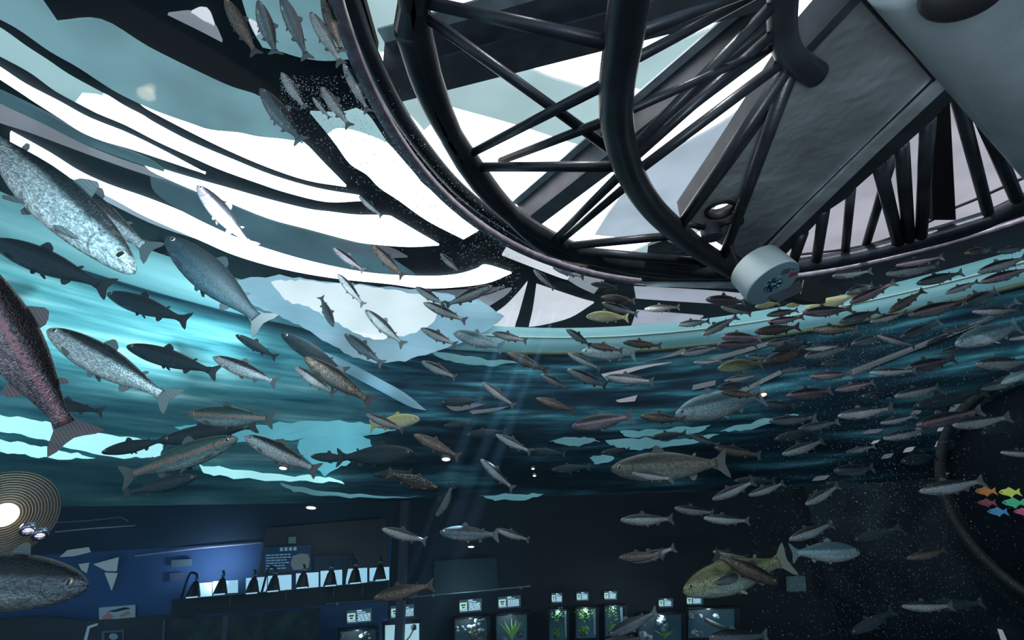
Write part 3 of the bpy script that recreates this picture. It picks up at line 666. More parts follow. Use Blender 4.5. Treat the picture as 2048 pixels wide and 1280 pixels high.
KIND = {'S': 'silver_trout', 'G': 'grey_trout', 'P': 'pink_trout', 'D': 'brown_trout', 'C': 'spotted_char', 'Y': 'yellow_trout', 'L': 'blue_salmon', 'O': 'olive_trout', 'M': 'marbled_salmon', 'R': 'rainbow_trout', 'B': 'dark_trout'}
LOOK = {'S': 'silver trout', 'G': 'dull grey trout', 'P': 'pinkish trout', 'D': 'dark brown trout', 'C': 'dark char with white spots', 'Y': 'yellow trout', 'L': 'pale blue salmon', 'O': 'olive marbled trout', 'M': 'grey marbled salmon', 'R': 'green trout with red side stripe', 'B': 'dark shadowy trout'}
DEEP = {'S': 1.12, 'G': 1.12, 'P': 1.1, 'D': 1.15, 'C': 1.15, 'Y': 1.3, 'L': 1.45, 'O': 1.45, 'M': 1.3, 'R': 1.15, 'B': 1.1}
def put_fish(nx, ny, tx, ty, sp, frac, where, deep=None, bend=None, group='fish in the ring tank'):
    cx, cy = (nx+tx)/2, (ny+ty)/2; d = ray(cx, cy)
    t0 = max(.45, cyl_t(cx, cy, TC, RIN)+.10); t1 = cyl_t(cx, cy, OC, ROUT)-.12
    if d.z > 0: t1 = min(t1, (ZWAT-.05)/d.z)
    t1 = max(t1, t0+.05)
    dep = t0+(t1-t0)*frac
    n = EYE+ray(nx, ny)*dep; e = EYE+ray(tx, ty)*dep*(1+random.uniform(-.03, .03)); ctr = (n+e)/2
    a = (n-e); L = a.length/1.046; a.normalize(); v = (ctr-EYE).normalized()
    u = a.cross(v); u.normalize()
    ref = UP if abs(u.dot(UP)) > .25 else RT
    if u.dot(ref) < 0: u = -u
    zw = Vector((0, 0, 1)); zw = (zw-a*zw.dot(a))
    if zw.length > .3 and zw.dot(u) > 0: u = (u*.75+zw.normalized()*.25); u = (u-a*u.dot(a)).normalized()
    y = u.cross(a)
    M = Matrix((a, y, u)).transposed().to_4x4()
    ms = fish_meshes(sp, bend if bend is not None else random.choice((0, .10, -.10, .18, -.16)), deep or DEEP[sp])
    r = bpy.data.objects.new(KIND[sp], ms[0][1]); COL.objects.link(r)
    r.matrix_world = Matrix.Translation(ctr+a*L*.023*0) @ M @ Matrix.Scale(L, 4)
    tag(r, where, 'fish', group)
    for nm, me in ms[1:]:
        c = bpy.data.objects.new(nm, me); COL.objects.link(c); c.parent = r
    return r
#FISH
F = [
# --- large near fish at the left
(280, 553, -95, 205, 'S', .30, 'bright and very large, nose pointing down, slanting in at the far left', .84),
(68, 335, 290, 492, 'S', .55, 'thin and glassy, lying just behind the big bright diving fish at far left'),
(-110, 470, 145, 872, 'P', .05, 'large, head outside the left edge, tail hanging over the cyan glow'),
(92, 655, 320, 788, 'S', .35, 'large and freckled, above the glaring lamp and the cyan streak at left'),
(186, 1172, -215, 1150, 'G', .10, 'huge dark headed, coming in from the left edge above the dark counter', 1.15),
# --- left half, middle
(423, 712, 557, 768, 'S', .30, 'bright, tail to the right, above the dim dark fish near the cyan glow'),
(587, 732, 668, 788, 'S', .40, 'small and dim, tucked under the head of the gold flecked dark trout'),
(606, 712, 743, 806, 'D', .15, 'gold flecked, slanting tail down right of the cyan wall glow'),
(674, 546, 727, 610, 'S', .25, 'with golden back, nose touching the lowest white roof window'),
(729, 618, 804, 686, 'S', .20, 'bright, slanting down at the middle of the white glow'),
(688, 666, 765, 728, 'G', .85, 'faint, far back in the white glow left of centre'),
(486, 870, 636, 942, 'S', .12, 'dark backed with forked tail, facing the red striped trout nose to nose'),
(480, 874, 265, 950, 'R', .30, 'facing right, nose to nose with a silver trout'),
(372, 828, 545, 838, 'R', .50, 'dim, directly above the nose to nose pair', 1.15),
(318, 882, 505, 850, 'B', .80, 'broad bodied, behind the two nose to nose fish'),
(398, 952, 262, 985, 'B', .60, 'below the tail of the red striped green trout'),
(832, 905, 676, 915, 'B', .75, 'facing right with ragged fins, against the cyan glow at centre left', 1.1),
(842, 836, 737, 852, 'Y', .55, 'pale with a red cheek, facing right, below the gold flecked dark trout', 1.3),
(730, 828, 808, 860, 'S', .25, 'with bright stripe, crossing in front of the pale yellow fish'),
(825, 868, 918, 914, 'D', .30, 'freckled, just right of the pale yellow fish and above a warm downlight'),
(878, 978, 775, 946, 'C', .30, 'facing right, left of the upright bright fish'),
(872, 1034, 912, 964, 'S', .25, 'bright, swimming head down almost upright near the centre'),
(762, 1057, 852, 1082, 'S', .30, 'grey, leftmost of the three in a row above the small display tanks'),
(876, 1064, 996, 1070, 'G', .25, 'biggest, middle of the three in a row above the small display tanks', 1.1),
(990, 1058, 1058, 1080, 'S', .35, 'small, rightmost of the three in a row above the small display tanks'),
(960, 917, 1020, 974, 'S', .30, 'small slim, slanting down right of the white spotted char'),
(990, 868, 1063, 905, 'S', .25, 'banded bright and dark, above the slim slanting small one at centre'),
(745, 1197, 858, 1172, 'D', .25, 'with a glinting nose, just over the display tank signs'),
(668, 655, 640, 590, 'G', .9, 'ghostly, in the upper part of the white glow'),
# --- centre
(840, 655, 914, 692, 'S', .20, 'bright, tail against the big blue salmon under the fan shaped reflections'),
(842, 722, 916, 758, 'S', .30, 'dark backed, alone on the dark blue below the white glow'),
(905, 663, 1006, 697, 'L', .50, 'dull, big and broad under the fan shaped reflections'),
(983, 665, 1053, 682, 'S', .25, 'bright, lying across the back of the dull blue salmon'),
(1012, 705, 1094, 742, 'D', .45, 'very dark, slanting down below the dull blue salmon'),
(963, 764, 1028, 812, 'S', .25, 'small and bright, slanting down on dark blue at centre'),
(1080, 748, 1138, 778, 'S', .30, 'small, between the very dark trout and a longer silver one'),
(1070, 796, 1150, 822, 'D', .35, 'reddish with freckles, above the pinkish salmon at centre'),
(1132, 738, 1220, 774, 'S', .30, 'grey sided, its tail by the small grey roof reflections'),
(1134, 706, 1199, 737, 'S', .35, 'slim and dark, under the turquoise band at centre'),
(1131, 657, 1184, 692, 'S', .25, 'slim, slanting down across the turquoise band at centre'),
(1176, 689, 1242, 700, 'D', .30, 'small tan, over the tail of a yellowish fish at the turquoise band'),
(1160, 702, 1270, 708, 'L', .55, 'with yellowish tail, below the small tan trout at the turquoise band'),
(1207, 753, 1306, 764, 'S', .25, 'patched with bright light, right of centre on the dark water'),
(830, 573, 892, 612, 'S', .20, 'glassy, upper of two below the long white curved window'),
(845, 604, 928, 642, 'S', .30, 'pale, lower of two below the long white curved window'),
(988, 571, 886, 610, 'S', .45, 'facing right and upward, mirrored against the one left of it'),
(1066, 538, 1106, 577, 'S', .20, 'curled, at the crossing of the dark fan spokes'),
(1110, 526, 1172, 533, 'D', .25, 'tan, hard under the left end of the black steel ring'),
(1104, 534, 1166, 553, 'S', .45, 'pale, just under the tan trout at the left of the steel ring'),
(1180, 567, 1230, 574, 'G', .45, 'see-through, under the girder end left of the lamp'),
(1200, 594, 1272, 601, 'D', .30, 'tan, upper of a pair left of the lilac reflection strip'),
(1202, 605, 1268, 628, 'S', .25, 'curved downward, lower of a pair left of the lilac reflection strip'),
(1170, 632, 1258, 634, 'Y', .60, 'greenish back and yellow belly, in the dark left of the lilac reflection', 1.2),
(1287, 618, 1359, 615, 'D', .35, 'tan, between the two lilac reflections left of the lamp'),
(1244, 684, 1320, 692, 'D', .25, 'tan, at the lower tip of the larger lilac reflection'),
# --- lower right big ones
(1216, 938, 1452, 926, 'M', .15, 'very large with pale head, facing left above the black doorway'),
(1262, 946, 1338, 958, 'S', .02, 'small, swimming under the belly of the marbled salmon'),
(1345, 830, 1532, 786, 'L', .30, 'large and bright, facing left beside the small warm light'),
(1440, 784, 1516, 792, 'D', .10, 'small, crossing the tail of the large bright blue salmon'),
(1433, 776, 1496, 768, 'G', .12, 'small, upper of two crossing the large bright blue salmon'),
(1278, 832, 1370, 840, 'D', .20, 'banded with light, nose left of the large bright blue salmon'),
(1140, 853, 1262, 834, 'P', .60, 'big and dim, left of the banded brown trout', 1.2),
(1426, 895, 1512, 910, 'D', .25, 'freckled, just above the tail of the marbled salmon'),
(1374, 868, 1436, 890, 'G', .45, 'small and dim, above the marbled salmon back'),
(1562, 910, 1652, 880, 'S', .30, 'plump, at the edge of the speckled wall right of the marbled salmon'),
(1360, 1182, 1565, 1120, 'O', .15, 'very large with blunt head, over the right hand display tanks'),
(1560, 1168, 1430, 1110, 'D', .05, 'crossing the olive trout, its nose down to the right'),
(1430, 1168, 1500, 1142, 'G', .10, 'close against the side of the olive trout'),
(1424, 1103, 1498, 1116, 'S', .40, 'small blue grey, just above the olive trout'),
(1238, 1040, 1347, 1038, 'S', .30, 'grey, leftmost of three level ones in front of the black doorway'),
(1347, 1016, 1422, 1026, 'S', .35, 'upper middle of three level ones in front of the black doorway'),
(1405, 1036, 1494, 1042, 'S', .30, 'rightmost of three level ones in front of the black doorway'),
(1422, 1000, 1507, 964, 'S', .40, 'tail up, left of a pair below the marbled salmon tail'),
(1495, 992, 1570, 966, 'S', .45, 'tail up, right of a pair below the marbled salmon tail'),
(1465, 962, 1550, 962, 'B', .65, 'arched, behind the tail up pair'),
(1235, 1116, 1322, 1110, 'D', .20, 'plain, in front of a silver one on the black doorway'),
(1262, 1124, 1348, 1096, 'S', .35, 'half hidden behind a plain brown trout on the black doorway'),
(1576, 1080, 1664, 1048, 'S', .30, 'at the edge of the speckled wall above the broad blue salmon'),
(1722, 1102, 1584, 1106, 'L', .35, 'broad, facing right low in front of the speckled wall', 1.3),
(1705, 1082, 1797, 1056, 'B', .50, 'right of the broad blue salmon on the speckled wall'),
(1609, 1010, 1672, 974, 'S', .25, 'small and bright, tail up at the left of the speckled wall'),
(1665, 942, 1756, 936, 'G', .40, 'dark blue, in the speckled bubbles below the white flecks'),
(1648, 968, 1735, 974, 'B', .55, 'under the dark blue grey trout in the bubbles'),
(1835, 984, 1967, 962, 'S', .30, 'long and lilac, left of the coloured fish ornaments'),
(1810, 1118, 1896, 1100, 'D', .35, 'olive brown, by the dark curved porthole edge'),
(1801, 1213, 1905, 1212, 'S', .30, 'low on the speckled wall, front one of an overlapping pair'),
(1845, 1214, 1958, 1206, 'B', .60, 'hind one of an overlapping pair low on the speckled wall'),
(1700, 1268, 1790, 1222, 'B', .50, 'lowest on the speckled wall, near the bottom edge'),
(1414, 1276, 1535, 1272, 'G', .12, 'cut by the bottom edge under the right hand display tanks'),
(1215, 1272, 1310, 1226, 'G', .18, 'in front of the dark display tank with white rock'),
(1195, 1290, 1290, 1276, 'G', .40, 'mostly below the bottom edge under the mossy display tanks'),
(1998, 905, 2085, 908, 'S', .30, 'at the right edge above the coloured fish ornaments'),
# --- school under the ring at the right
(1830, 568, 1925, 545, 'G', .20, 'dark spotted, alone on the turquoise band at right'),
(1769, 549, 1886, 530, 'S', .35, 'lilac, lower of two under the ring tube near the right end'),
(1789, 532, 1882, 515, 'P', .25, 'brownish, upper of two under the ring tube near the right end'),
(1928, 508, 1992, 498, 'D', .30, 'reddish, at the top right above the turquoise band'),
(1991, 506, 2060, 492, 'G', .40, 'at the right edge highest under the ring tube'),
(1952, 546, 2060, 512, 'S', .30, 'lilac, upper of the stack at the right end of the turquoise band'),
(1957, 566, 2062, 536, 'P', .20, 'lower of the stack at the right end of the turquoise band'),
(1690, 588, 1758, 566, 'S', .50, 'behind a pinkish one under the ring tube right of the lamp'),
(1697, 607, 1780, 570, 'P', .30, 'tail up on the turquoise band right of the lamp box'),
(1602, 624, 1708, 592, 'Y', .55, 'large, right under the black lamp box'),
(1603, 626, 1696, 619, 'P', .15, 'brown backed, across the large yellow trout under the lamp box'),
(1509, 614, 1558, 606, 'Y', .45, 'small and vivid, just under the white lamp'),
(1571, 612, 1602, 608, 'Y', .60, 'tiny, peeping out left of the large yellow trout'),
(1663, 553, 1731, 545, 'S', .60, 'faint, hard under the ring tube right of the lamp'),
(1409, 598, 1497, 603, 'P', .35, 'pale, in front of the lilac reflection strip left of the lamp'),
(1440, 613, 1502, 628, 'S', .20, 'dappled, below left of the white lamp'),
(1353, 650, 1421, 641, 'S', .40, 'with white belly, beside the larger lilac reflection'),
(1403, 670, 1466, 638, 'S', .20, 'dark backed, tail up right of the larger lilac reflection'),
(1531, 631, 1599, 619, 'P', .30, 'upper of two below the small vivid yellow trout'),
(1534, 645, 1598, 636, 'P', .45, 'lower of two below the small vivid yellow trout'),
(1507, 664, 1592, 655, 'D', .25, 'tan, sharply drawn on the turquoise band below the lamp'),
(1441, 673, 1509, 676, 'P', .55, 'rounded and blank, on the turquoise band left of the tan one', 1.2),
(1433, 689, 1502, 690, 'P', .35, 'just beneath the rounded blank pinkish one'),
(1616, 661, 1716, 658, 'D', .20, 'plum coloured, long, centred below the lamp box'),
(1676, 645, 1764, 620, 'G', .25, 'tail up, at the lower edge of the turquoise band'),
(1775, 626, 1843, 584, 'D', .30, 'dark red, steep with tail up on the turquoise band'),
(1738, 645, 1814, 625, 'S', .35, 'under the steep dark red trout'),
(1814, 632, 1924, 605, 'P', .30, 'rusty, long, right of the steep dark red trout'),
(1888, 588, 1960, 561, 'S', .45, 'with a lit head, at the lower edge of the turquoise band far right'),
(1922, 613, 2014, 574, 'G', .35, 'long, right of the rusty pinkish trout'),
(1942, 624, 2045, 619, 'S', .25, 'level, below the long grey one at far right'),
(1906, 690, 2055, 645, 'L', .40, 'large, facing left at far right in mid water'),
(2016, 680, 2095, 664, 'S', .25, 'at the right edge beside the large blue salmon'),
(1885, 665, 1950, 650, 'G', .65, 'peering out above the large blue salmon at far right'),
(1800, 676, 1872, 646, 'G', .50, 'steep, left of the large blue salmon at far right'),
(1752, 671, 1830, 692, 'S', .30, 'outlined brightly, bending down to the right'),
(1531, 689, 1584, 680, 'S', .35, 'blue, small, below the tan trout under the lamp'),
(1541, 702, 1618, 684, 'B', .20, 'with yellow mouth, below the small blue silver trout'),
(1522, 726, 1610, 700, 'D', .30, 'below and left of the black trout with yellow mouth'),
(1609, 699, 1680, 692, 'S', .25, 'upper of a pale pair right of the black trout'),
(1606, 714, 1690, 698, 'S', .40, 'lower of a pale pair right of the black trout'),
(1490, 712, 1538, 717, 'S', .15, 'small and glinting, above the olive dim trout'),
(1433, 737, 1532, 724, 'O', .50, 'dim, broad, left of the dark brown one below the lamp', 1.2),
(1361, 709, 1430, 697, 'S', .35, 'grey, on the slanting grey reflection streaks right of centre'),
(1386, 725, 1442, 722, 'S', .20, 'small with white fins, under the slanting reflection streaks'),
(1447, 762, 1514, 751, 'S', .25, 'thin, above the two crossing the bright blue salmon'),
(1617, 754, 1708, 747, 'P', .30, 'with red cheek, in dark water right of the warm light'),
(1737, 746, 1828, 742, 'S', .35, 'level, in dark water right of the red cheeked one'),
(1811, 738, 1898, 720, 'P', .50, 'greyish, touching the tail of the level silver one'),
(1876, 707, 1948, 690, 'G', .60, 'faint, below the large blue salmon at far right'),
(1949, 730, 2058, 724, 'S', .20, 'long and clear, level at the right edge in mid water'),
(1571, 792, 1670, 780, 'P', .20, 'rosy, right beside the small warm light'),
(1668, 782, 1752, 764, 'P', .50, 'dim, following behind the rosy one'),
(1787, 794, 1886, 773, 'S', .35, 'grey, long, following the dim pinkish pair'),
(1719, 794, 1792, 790, 'B', .45, 'between the rosy trout and the long grey silver one'),
(1823, 816, 1948, 786, 'B', .60, 'big, under the long grey silver trout at right'),
(1520, 806, 1592, 812, 'G', .50, 'dim, below the warm light'),
(1536, 843, 1624, 837, 'G', .30, 'blue, upper of two below the rosy trout'),
(1593, 859, 1678, 844, 'G', .45, 'lower of two below the rosy trout'),
(1673, 833, 1772, 819, 'S', .40, 'with yellowish side, in the bubble cloud'),
(1759, 847, 1824, 834, 'S', .45, 'blue, in the bubble cloud left of the white flecks'),
(1830, 852, 1942, 826, 'P', .50, 'purplish, long, behind the white flecks'),
(1903, 852, 1998, 838, 'S', .35, 'with a white glint, right of the white flecks'),
(1764, 878, 1852, 860, 'S', .50, 'thin, among the white flecks'),
(2000, 768, 2070, 738, 'L', .50, 'at the right edge below the long clear silver trout'),
(1960, 780, 2040, 760, 'G', .7, 'very faint, far back at the right edge'),
(1640, 730, 1700, 720, 'G', .75, 'very faint, above the red cheeked pinkish trout'),
(1560, 745, 1612, 735, 'G', .7, 'very faint, right of the olive dim trout'),
(1950, 650, 2040, 600, 'G', .75, 'very faint, steep, above the large blue salmon at far right'),
(1700, 690, 1780, 668, 'G', .75, 'faint, behind the brightly outlined silver trout'),
(1850, 690, 1905, 665, 'B', .7, 'left of the large blue salmon head'),
(1960, 870, 2035, 840, 'B', .6, 'tail up near the right edge below mid height'),
(1690, 905, 1750, 893, 'G', .65, 'faint, in the bubbles left of the lowest white flecks'),
(1800, 925, 1872, 912, 'B', .65, 'below the white flecks on the speckled plate'),
# --- steep fish placed as mirrored reflections in the upper left water
(519, 174, 612, 300, 'G', .10, 'reflected, slanting steeply beside the dark diagonal roof beam'),
(562, 143, 612, 222, 'S', .25, 'reflected, steep, crossing the dark band between the teal windows'),
(624, 193, 660, 238, 'S', .10, 'reflected, steep, short, lower left of a steep pair above the white window'),
(642, 172, 695, 246, 'S', .30, 'steep, right of a steep pair above the white window'),
(686, 125, 736, 219, 'S', .10, 'steep, nearest the clear rim at upper left'),
(620, 22, 676, 114, 'S', .10, 'steep, long, high beside the clear rim'),
(517, -2, 553, 126, 'G', .15, 'steep, leftmost on the upper teal window'),
(562, -10, 610, 100, 'G', .35, 'steep, second on the upper teal window'),
(644, -10, 682, 112, 'D', .12, 'steep, near the rim at the top edge'),
(450, -4, 508, 98, 'D', .20, 'steep, along the dark diagonal beam at the top'),
(717, 391, 764, 434, 'S', .05, 'small, steep, at the tip of a white curved window'),
(742, 488, 806, 553, 'D', .05, 'gold flecked, steep, below the long white curved window'),
(880, 506, 920, 547, 'S', .05, 'small bluish, steep, on the dark patch with droplets'),
(393, 368, 497, 487, 'P', .10, 'steep, between two white curved windows at left'),
(664, 494, 728, 544, 'P', .30, 'dark, steep, left of the gold flecked steep one'),
(330, 470, 520, 640, 'B', .25, 'big, steep, below the lowest long white window', 1.15),
# --- dark shapes far back
(-20, 478, 186, 562, 'B', .92, 'long, highest of the far shapes on the cyan wall at left'),
(212, 585, 362, 636, 'B', .92, 'thin, in the middle of the cyan wall at left'),
(470, 668, 552, 716, 'B', .92, 'thin, at the right end of the cyan wall at left'),
(250, 690, 420, 740, 'B', .85, 'blunt, below the cyan wall at left'),
(560, 665, 690, 745, 'B', .85, 'blue tinged, across the white glow'),
(880, 806, 960, 800, 'B', .9, 'thin, on dark water right of the pale yellow fish'),
(885, 852, 945, 846, 'B', .9, 'thin, right of the freckled brown trout'),
(1200, 906, 1262, 900, 'B', .9, 'thin, left of the marbled salmon head'),
(1060, 900, 1130, 908, 'B', .9, 'thin, left of the big dim pinkish trout'),
(745, 950, 822, 944, 'B', .9, 'thin, above the white spotted char'),
(1300, 876, 1372, 866, 'B', .9, 'with tail fins, on the cyan streak above the marbled salmon'),
(1100, 940, 1178, 934, 'B', .9, 'thin, far back at the dark centre'),
(1545, 880, 1640, 862, 'B', .9, 'long, above the plump silver trout'),
(930, 870, 1010, 862, 'B', .88, 'arched, behind the banded bright silver trout'),
(620, 912, 700, 918, 'B', .9, 'small, tail on the cyan glow at centre left'),
(70, 800, 200, 822, 'B', .9, 'long, above the brightest cyan streak at left'),
(200, 905, 330, 880, 'B', .93, 'thin, crossing the brightest cyan streak at left'),
]
seen = set()
for f in F:
    nx, ny, tx, ty, sp, fr, wh = f[:7]; lab = LOOK[sp]+' '+wh
    if lab in seen: raise ValueError(lab)
    if len(lab.split()) > 16: print('LONG', len(lab.split()), lab)
    seen.add(lab)
    put_fish(nx, ny, tx, ty, sp, fr, lab, f[7]*1.15 if len(f) > 7 else None)
# ---- air bubbles and droplets: nobody could count them
def specks(name, n, region, r_px, m, label, cat, tfun):
    bm = bmesh.new()
    k = 0
    while k < n:
        p = region()
        if p is None: continue
        x, y, t = p; c = EYE+ray(x, y)*t; r = r_px*random.uniform(.5, 1.3)*t/FPX*(1.6 if random.random() < .06 else 1)
        V = [bm.verts.new(c+Vector(q)*r) for q in ((1, 0, 0), (-1, 0, 0), (0, 1, 0), (0, -1, 0), (0, 0, 1), (0, 0, -1))]
        for a, b, d in ((0, 2, 4), (2, 1, 4), (1, 3, 4), (3, 0, 4), (2, 0, 5), (1, 2, 5), (3, 1, 5), (0, 3, 5)): bm.faces.new((V[a], V[b], V[d]))
        k += 1
    o = obj(name, bm, m); tag(o, label, cat, None, 'stuff'); return o
def reg_bub():
    x = random.gauss(1760, 150); y = random.uniform(640, 1275)
    if x < 1500 or x > 2060: return None
    t0, t1 = cyl_t(x, y, TC, RIN)+.1, cyl_t(x, y, OC, ROUT)-.15
    return x, y, random.uniform(t0, t1)
M_BUB = mat('air bubble', (.55, .68, .72), .3)
specks('air_bubbles', 3600, reg_bub, .62, M_BUB, 'fine white air bubbles drifting in front of the speckled wall', 'bubbles', None)
def reg_drop():
    u = random.random(); x = 560+u*u**.3*480; y = 120+(x-560)*.9+random.gauss(0, 60)
    if y > 600 or y < 150: return None
    return x, y, cyl_t(x, y, TC, RIN)+.012
M_DROP = mat('water droplet', (.72, .74, .8), .3)
specks('water_droplets', 2400, reg_drop, .85, M_DROP, 'tiny water droplets and scratches on the clear tank wall left of the ring', 'droplets', None)
# ================================================================== GALLERY BEHIND THE TANK
def wall_frame(px, py):
    p = hall(px, py, .04); q1 = hall(px+3, py, .04); e = (q1-p); e.z = 0; e.normalize(); n = Vector((e.y, -e.x, 0))
    if n.dot(EYE-p) < 0: n = -n
    return p, e, n
def board(name, poly, m, off=.04, th=.03, parent=None):
    P = [hall(x, y, off) for x, y in poly]; _, e, n = wall_frame(*poly[0])
    return slab(name, P, n*th, m, parent)
def bars(name, rects, m, off, parent, th=.004):
    bm = bmesh.new()
    for poly in rects:
        P = [hall(x, y, off) for x, y in poly]; add_slab(bm, P, wall_frame(*poly[0])[2]*th)
    o = obj(name, bm, m)
    if parent is not None: setp(o, parent)
    return o
def quad(x0, y0, x1, y1, sl=-.07, x_ref=None):
    xr = x0 if x_ref is None else x_ref
    return [(x0, y0+(x0-xr)*sl), (x1, y0+(x1-xr)*sl), (x1, y1+(x1-xr)*sl), (x0, y1+(x0-xr)*sl)]
M_PANEL = mat('dark panel', (.006, .010, .016), .6)
M_TXT = mat('lit lettering', (.6, .65, .7), .5, emit=(.75, .88, .95), strength=.9)
M_TXTD = mat('pale lettering', (.35, .42, .5), .6, emit=(.3, .45, .6), strength=.25)
# info boards on the left wall
bd = board('display_board', [(533, 1056), (772, 1036), (776, 1150), (515, 1158)], mat('brown board', (.055, .045, .05), .7), .05)
tag(bd, 'large dull brown board on the wall behind the row of scopes', 'board')
ps = board('poster', quad(527, 1094, 622, 1146, -.05), mat('blue poster', (.008, .055, .12), .6), .12)
tag(ps, 'blue poster with a pale title and a round photo on the brown board', 'poster')
rc = [quad(560+i*9, 1097, 560+i*9+6, 1104, -.05, 527) for i in range(4)]+[quad(562+i*9, 1098.5, 566+i*9, 1100, -.05, 527) for i in range(4)]
for r_ in range(6):
    x = 532
    while x < 578-r_*2: wd = random.uniform(4, 10); rc.append(quad(x, 1110+r_*5.4, min(582, x+wd), 1112.2+r_*5.4, -.05, 527)); x += wd+1.5
bars('lettering', rc, M_TXTD, .151, ps)
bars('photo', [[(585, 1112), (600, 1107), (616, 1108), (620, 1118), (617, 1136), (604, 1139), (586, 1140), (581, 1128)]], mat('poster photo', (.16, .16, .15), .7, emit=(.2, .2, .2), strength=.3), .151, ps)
tag(board('poster', quad(628, 1112, 705, 1143, -.05), mat('navy poster', (.006, .02, .04), .6), .12), 'dark navy poster right of the blue poster on the brown board', 'poster')
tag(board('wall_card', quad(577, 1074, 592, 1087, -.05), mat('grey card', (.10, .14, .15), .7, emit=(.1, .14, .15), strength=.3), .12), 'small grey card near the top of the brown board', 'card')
tag(board('notice', quad(343, 1120, 384, 1134, -.06), mat('grey notice', (.12, .17, .19), .7), .06), 'small grey notice on the blue wall left of the scopes', 'notice')
tag(board('notice', quad(340, 1146, 368, 1162, -.06), mat('mauve notice', (.08, .10, .16), .7), .06), 'faint mauve notice on the blue wall under the grey one', 'notice')
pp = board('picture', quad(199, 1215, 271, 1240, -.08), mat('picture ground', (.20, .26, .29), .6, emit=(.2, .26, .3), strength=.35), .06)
tag(pp, 'pale picture with pink and grey shapes leaning low on the blue wall', 'picture')
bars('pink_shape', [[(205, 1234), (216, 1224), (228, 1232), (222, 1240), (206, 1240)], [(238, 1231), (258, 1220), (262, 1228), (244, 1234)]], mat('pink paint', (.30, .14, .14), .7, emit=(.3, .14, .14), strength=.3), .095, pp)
bars('dark_shape', [[(214, 1223), (250, 1214), (262, 1217), (230, 1224)]], mat('dark paint', (.02, .04, .05), .7), .096, pp)
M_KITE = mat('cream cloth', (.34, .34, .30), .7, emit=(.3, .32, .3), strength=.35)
kt = empty('paper_kite', hall(215, 1130, .3)); tag(kt, 'cream paper kite of two pointed pieces on the blue wall', 'kite')
o = board('upper_sail', [(187, 1128), (238, 1114), (234, 1142), (214, 1142)], M_KITE, .3, .03, kt); board('lower_sail', [(210, 1145), (236, 1146), (224, 1181)], M_KITE, .3, .03, kt)
tag(board('pennant', [(120, 1114), (136, 1100), (178, 1094), (182, 1104), (150, 1112)], M_KITE, .3, .03), 'long cream pennant near the ceiling left of the kite', 'pennant')
tag(board('pennant', [(158, 1128), (179, 1125), (174, 1146), (164, 1140)], M_KITE, .3, .03), 'short cream pennant directly left of the kite', 'pennant')
# low dark counter at the left with frames
cpts = [(-60, 1246), (0, 1236), (60, 1231), (110, 1232), (170, 1240), (230, 1238), (300, 1232), (390, 1226), (390, 1330), (-60, 1330)]
tag(board('counter', cpts, mat('dark counter', (.004, .010, .016), .5), .35, .05), 'dark counter with wavy top along the blue wall', 'counter')
fr = board('framed_notice', quad(204, 1262, 248, 1300, -.06), mat('frame', (.10, .17, .20), .5), .42, .02); tag(fr, 'small framed notice with a round emblem on the dark counter front', 'notice')
bars('inner_sheet', [quad(209, 1266, 244, 1300, -.06, 204)], M_PANEL, .445, fr)
cp = [(227+9*math.cos(a), 1273+6.5*math.sin(a)) for a in [2*math.pi*k/16 for k in range(16)]]
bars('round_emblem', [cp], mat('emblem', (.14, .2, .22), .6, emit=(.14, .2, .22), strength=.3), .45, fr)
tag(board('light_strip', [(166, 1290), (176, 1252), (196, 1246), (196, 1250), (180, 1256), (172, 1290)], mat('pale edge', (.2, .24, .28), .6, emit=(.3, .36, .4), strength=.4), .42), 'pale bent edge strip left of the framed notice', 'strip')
# bench with the row of scopes
bench = empty('scope_bench', hall(560, 1230, .5)); tag(bench, 'long black bench carrying the row of scopes and lit panels', 'bench')
board('front', [(345, 1199), (371, 1196), (560, 1181), (774, 1161), (774, 1200), (560, 1216), (345, 1232)], M_PANEL, .5, .06, bench)
for x in (461, 572, 668, 725):
    y = 1186-(x-371)*.085; board('divider', [(x, y+10), (x+2.5, y+10), (x, y+34), (x-2.5, y+34)], mat('divider edge', (.05, .09, .10), .5), .57, .02, bench)
M_LIT = mat('lit panel', (.3, .35, .4), .5); t = NT(M_LIT); c = t.coord('UV')
M_LIT = mat('lit white panel', (.3, .35, .4), .5, emit=(.55, .80, .95), strength=.85)
PN = [(399, 424, 1166, 1194), (426, 476, 1163, 1188), (492, 534, 1156, 1185), (536, 583, 1152, 1182), (592, 637, 1147, 1178), (641, 684, 1142, 1173), (692, 734, 1138, 1170), (739, 778, 1136, 1162)]
ordn = ['first', 'second', 'third', 'fourth', 'fifth', 'sixth', 'seventh', 'eighth']
for i, (x0, x1, y0, y1) in enumerate(PN):
    o = board('lit_panel', quad(x0, y0, x1, y1, -.06), M_LIT, .44, .02)
    tag(o, 'glowing pale panel on the bench, %s from the left' % ordn[i], 'panel', 'lit panels behind the scopes')
SC = [(386, 1194), (440, 1188), (504, 1186), (546, 1182), (604, 1175), (660, 1171), (709, 1166), (759, 1160)]
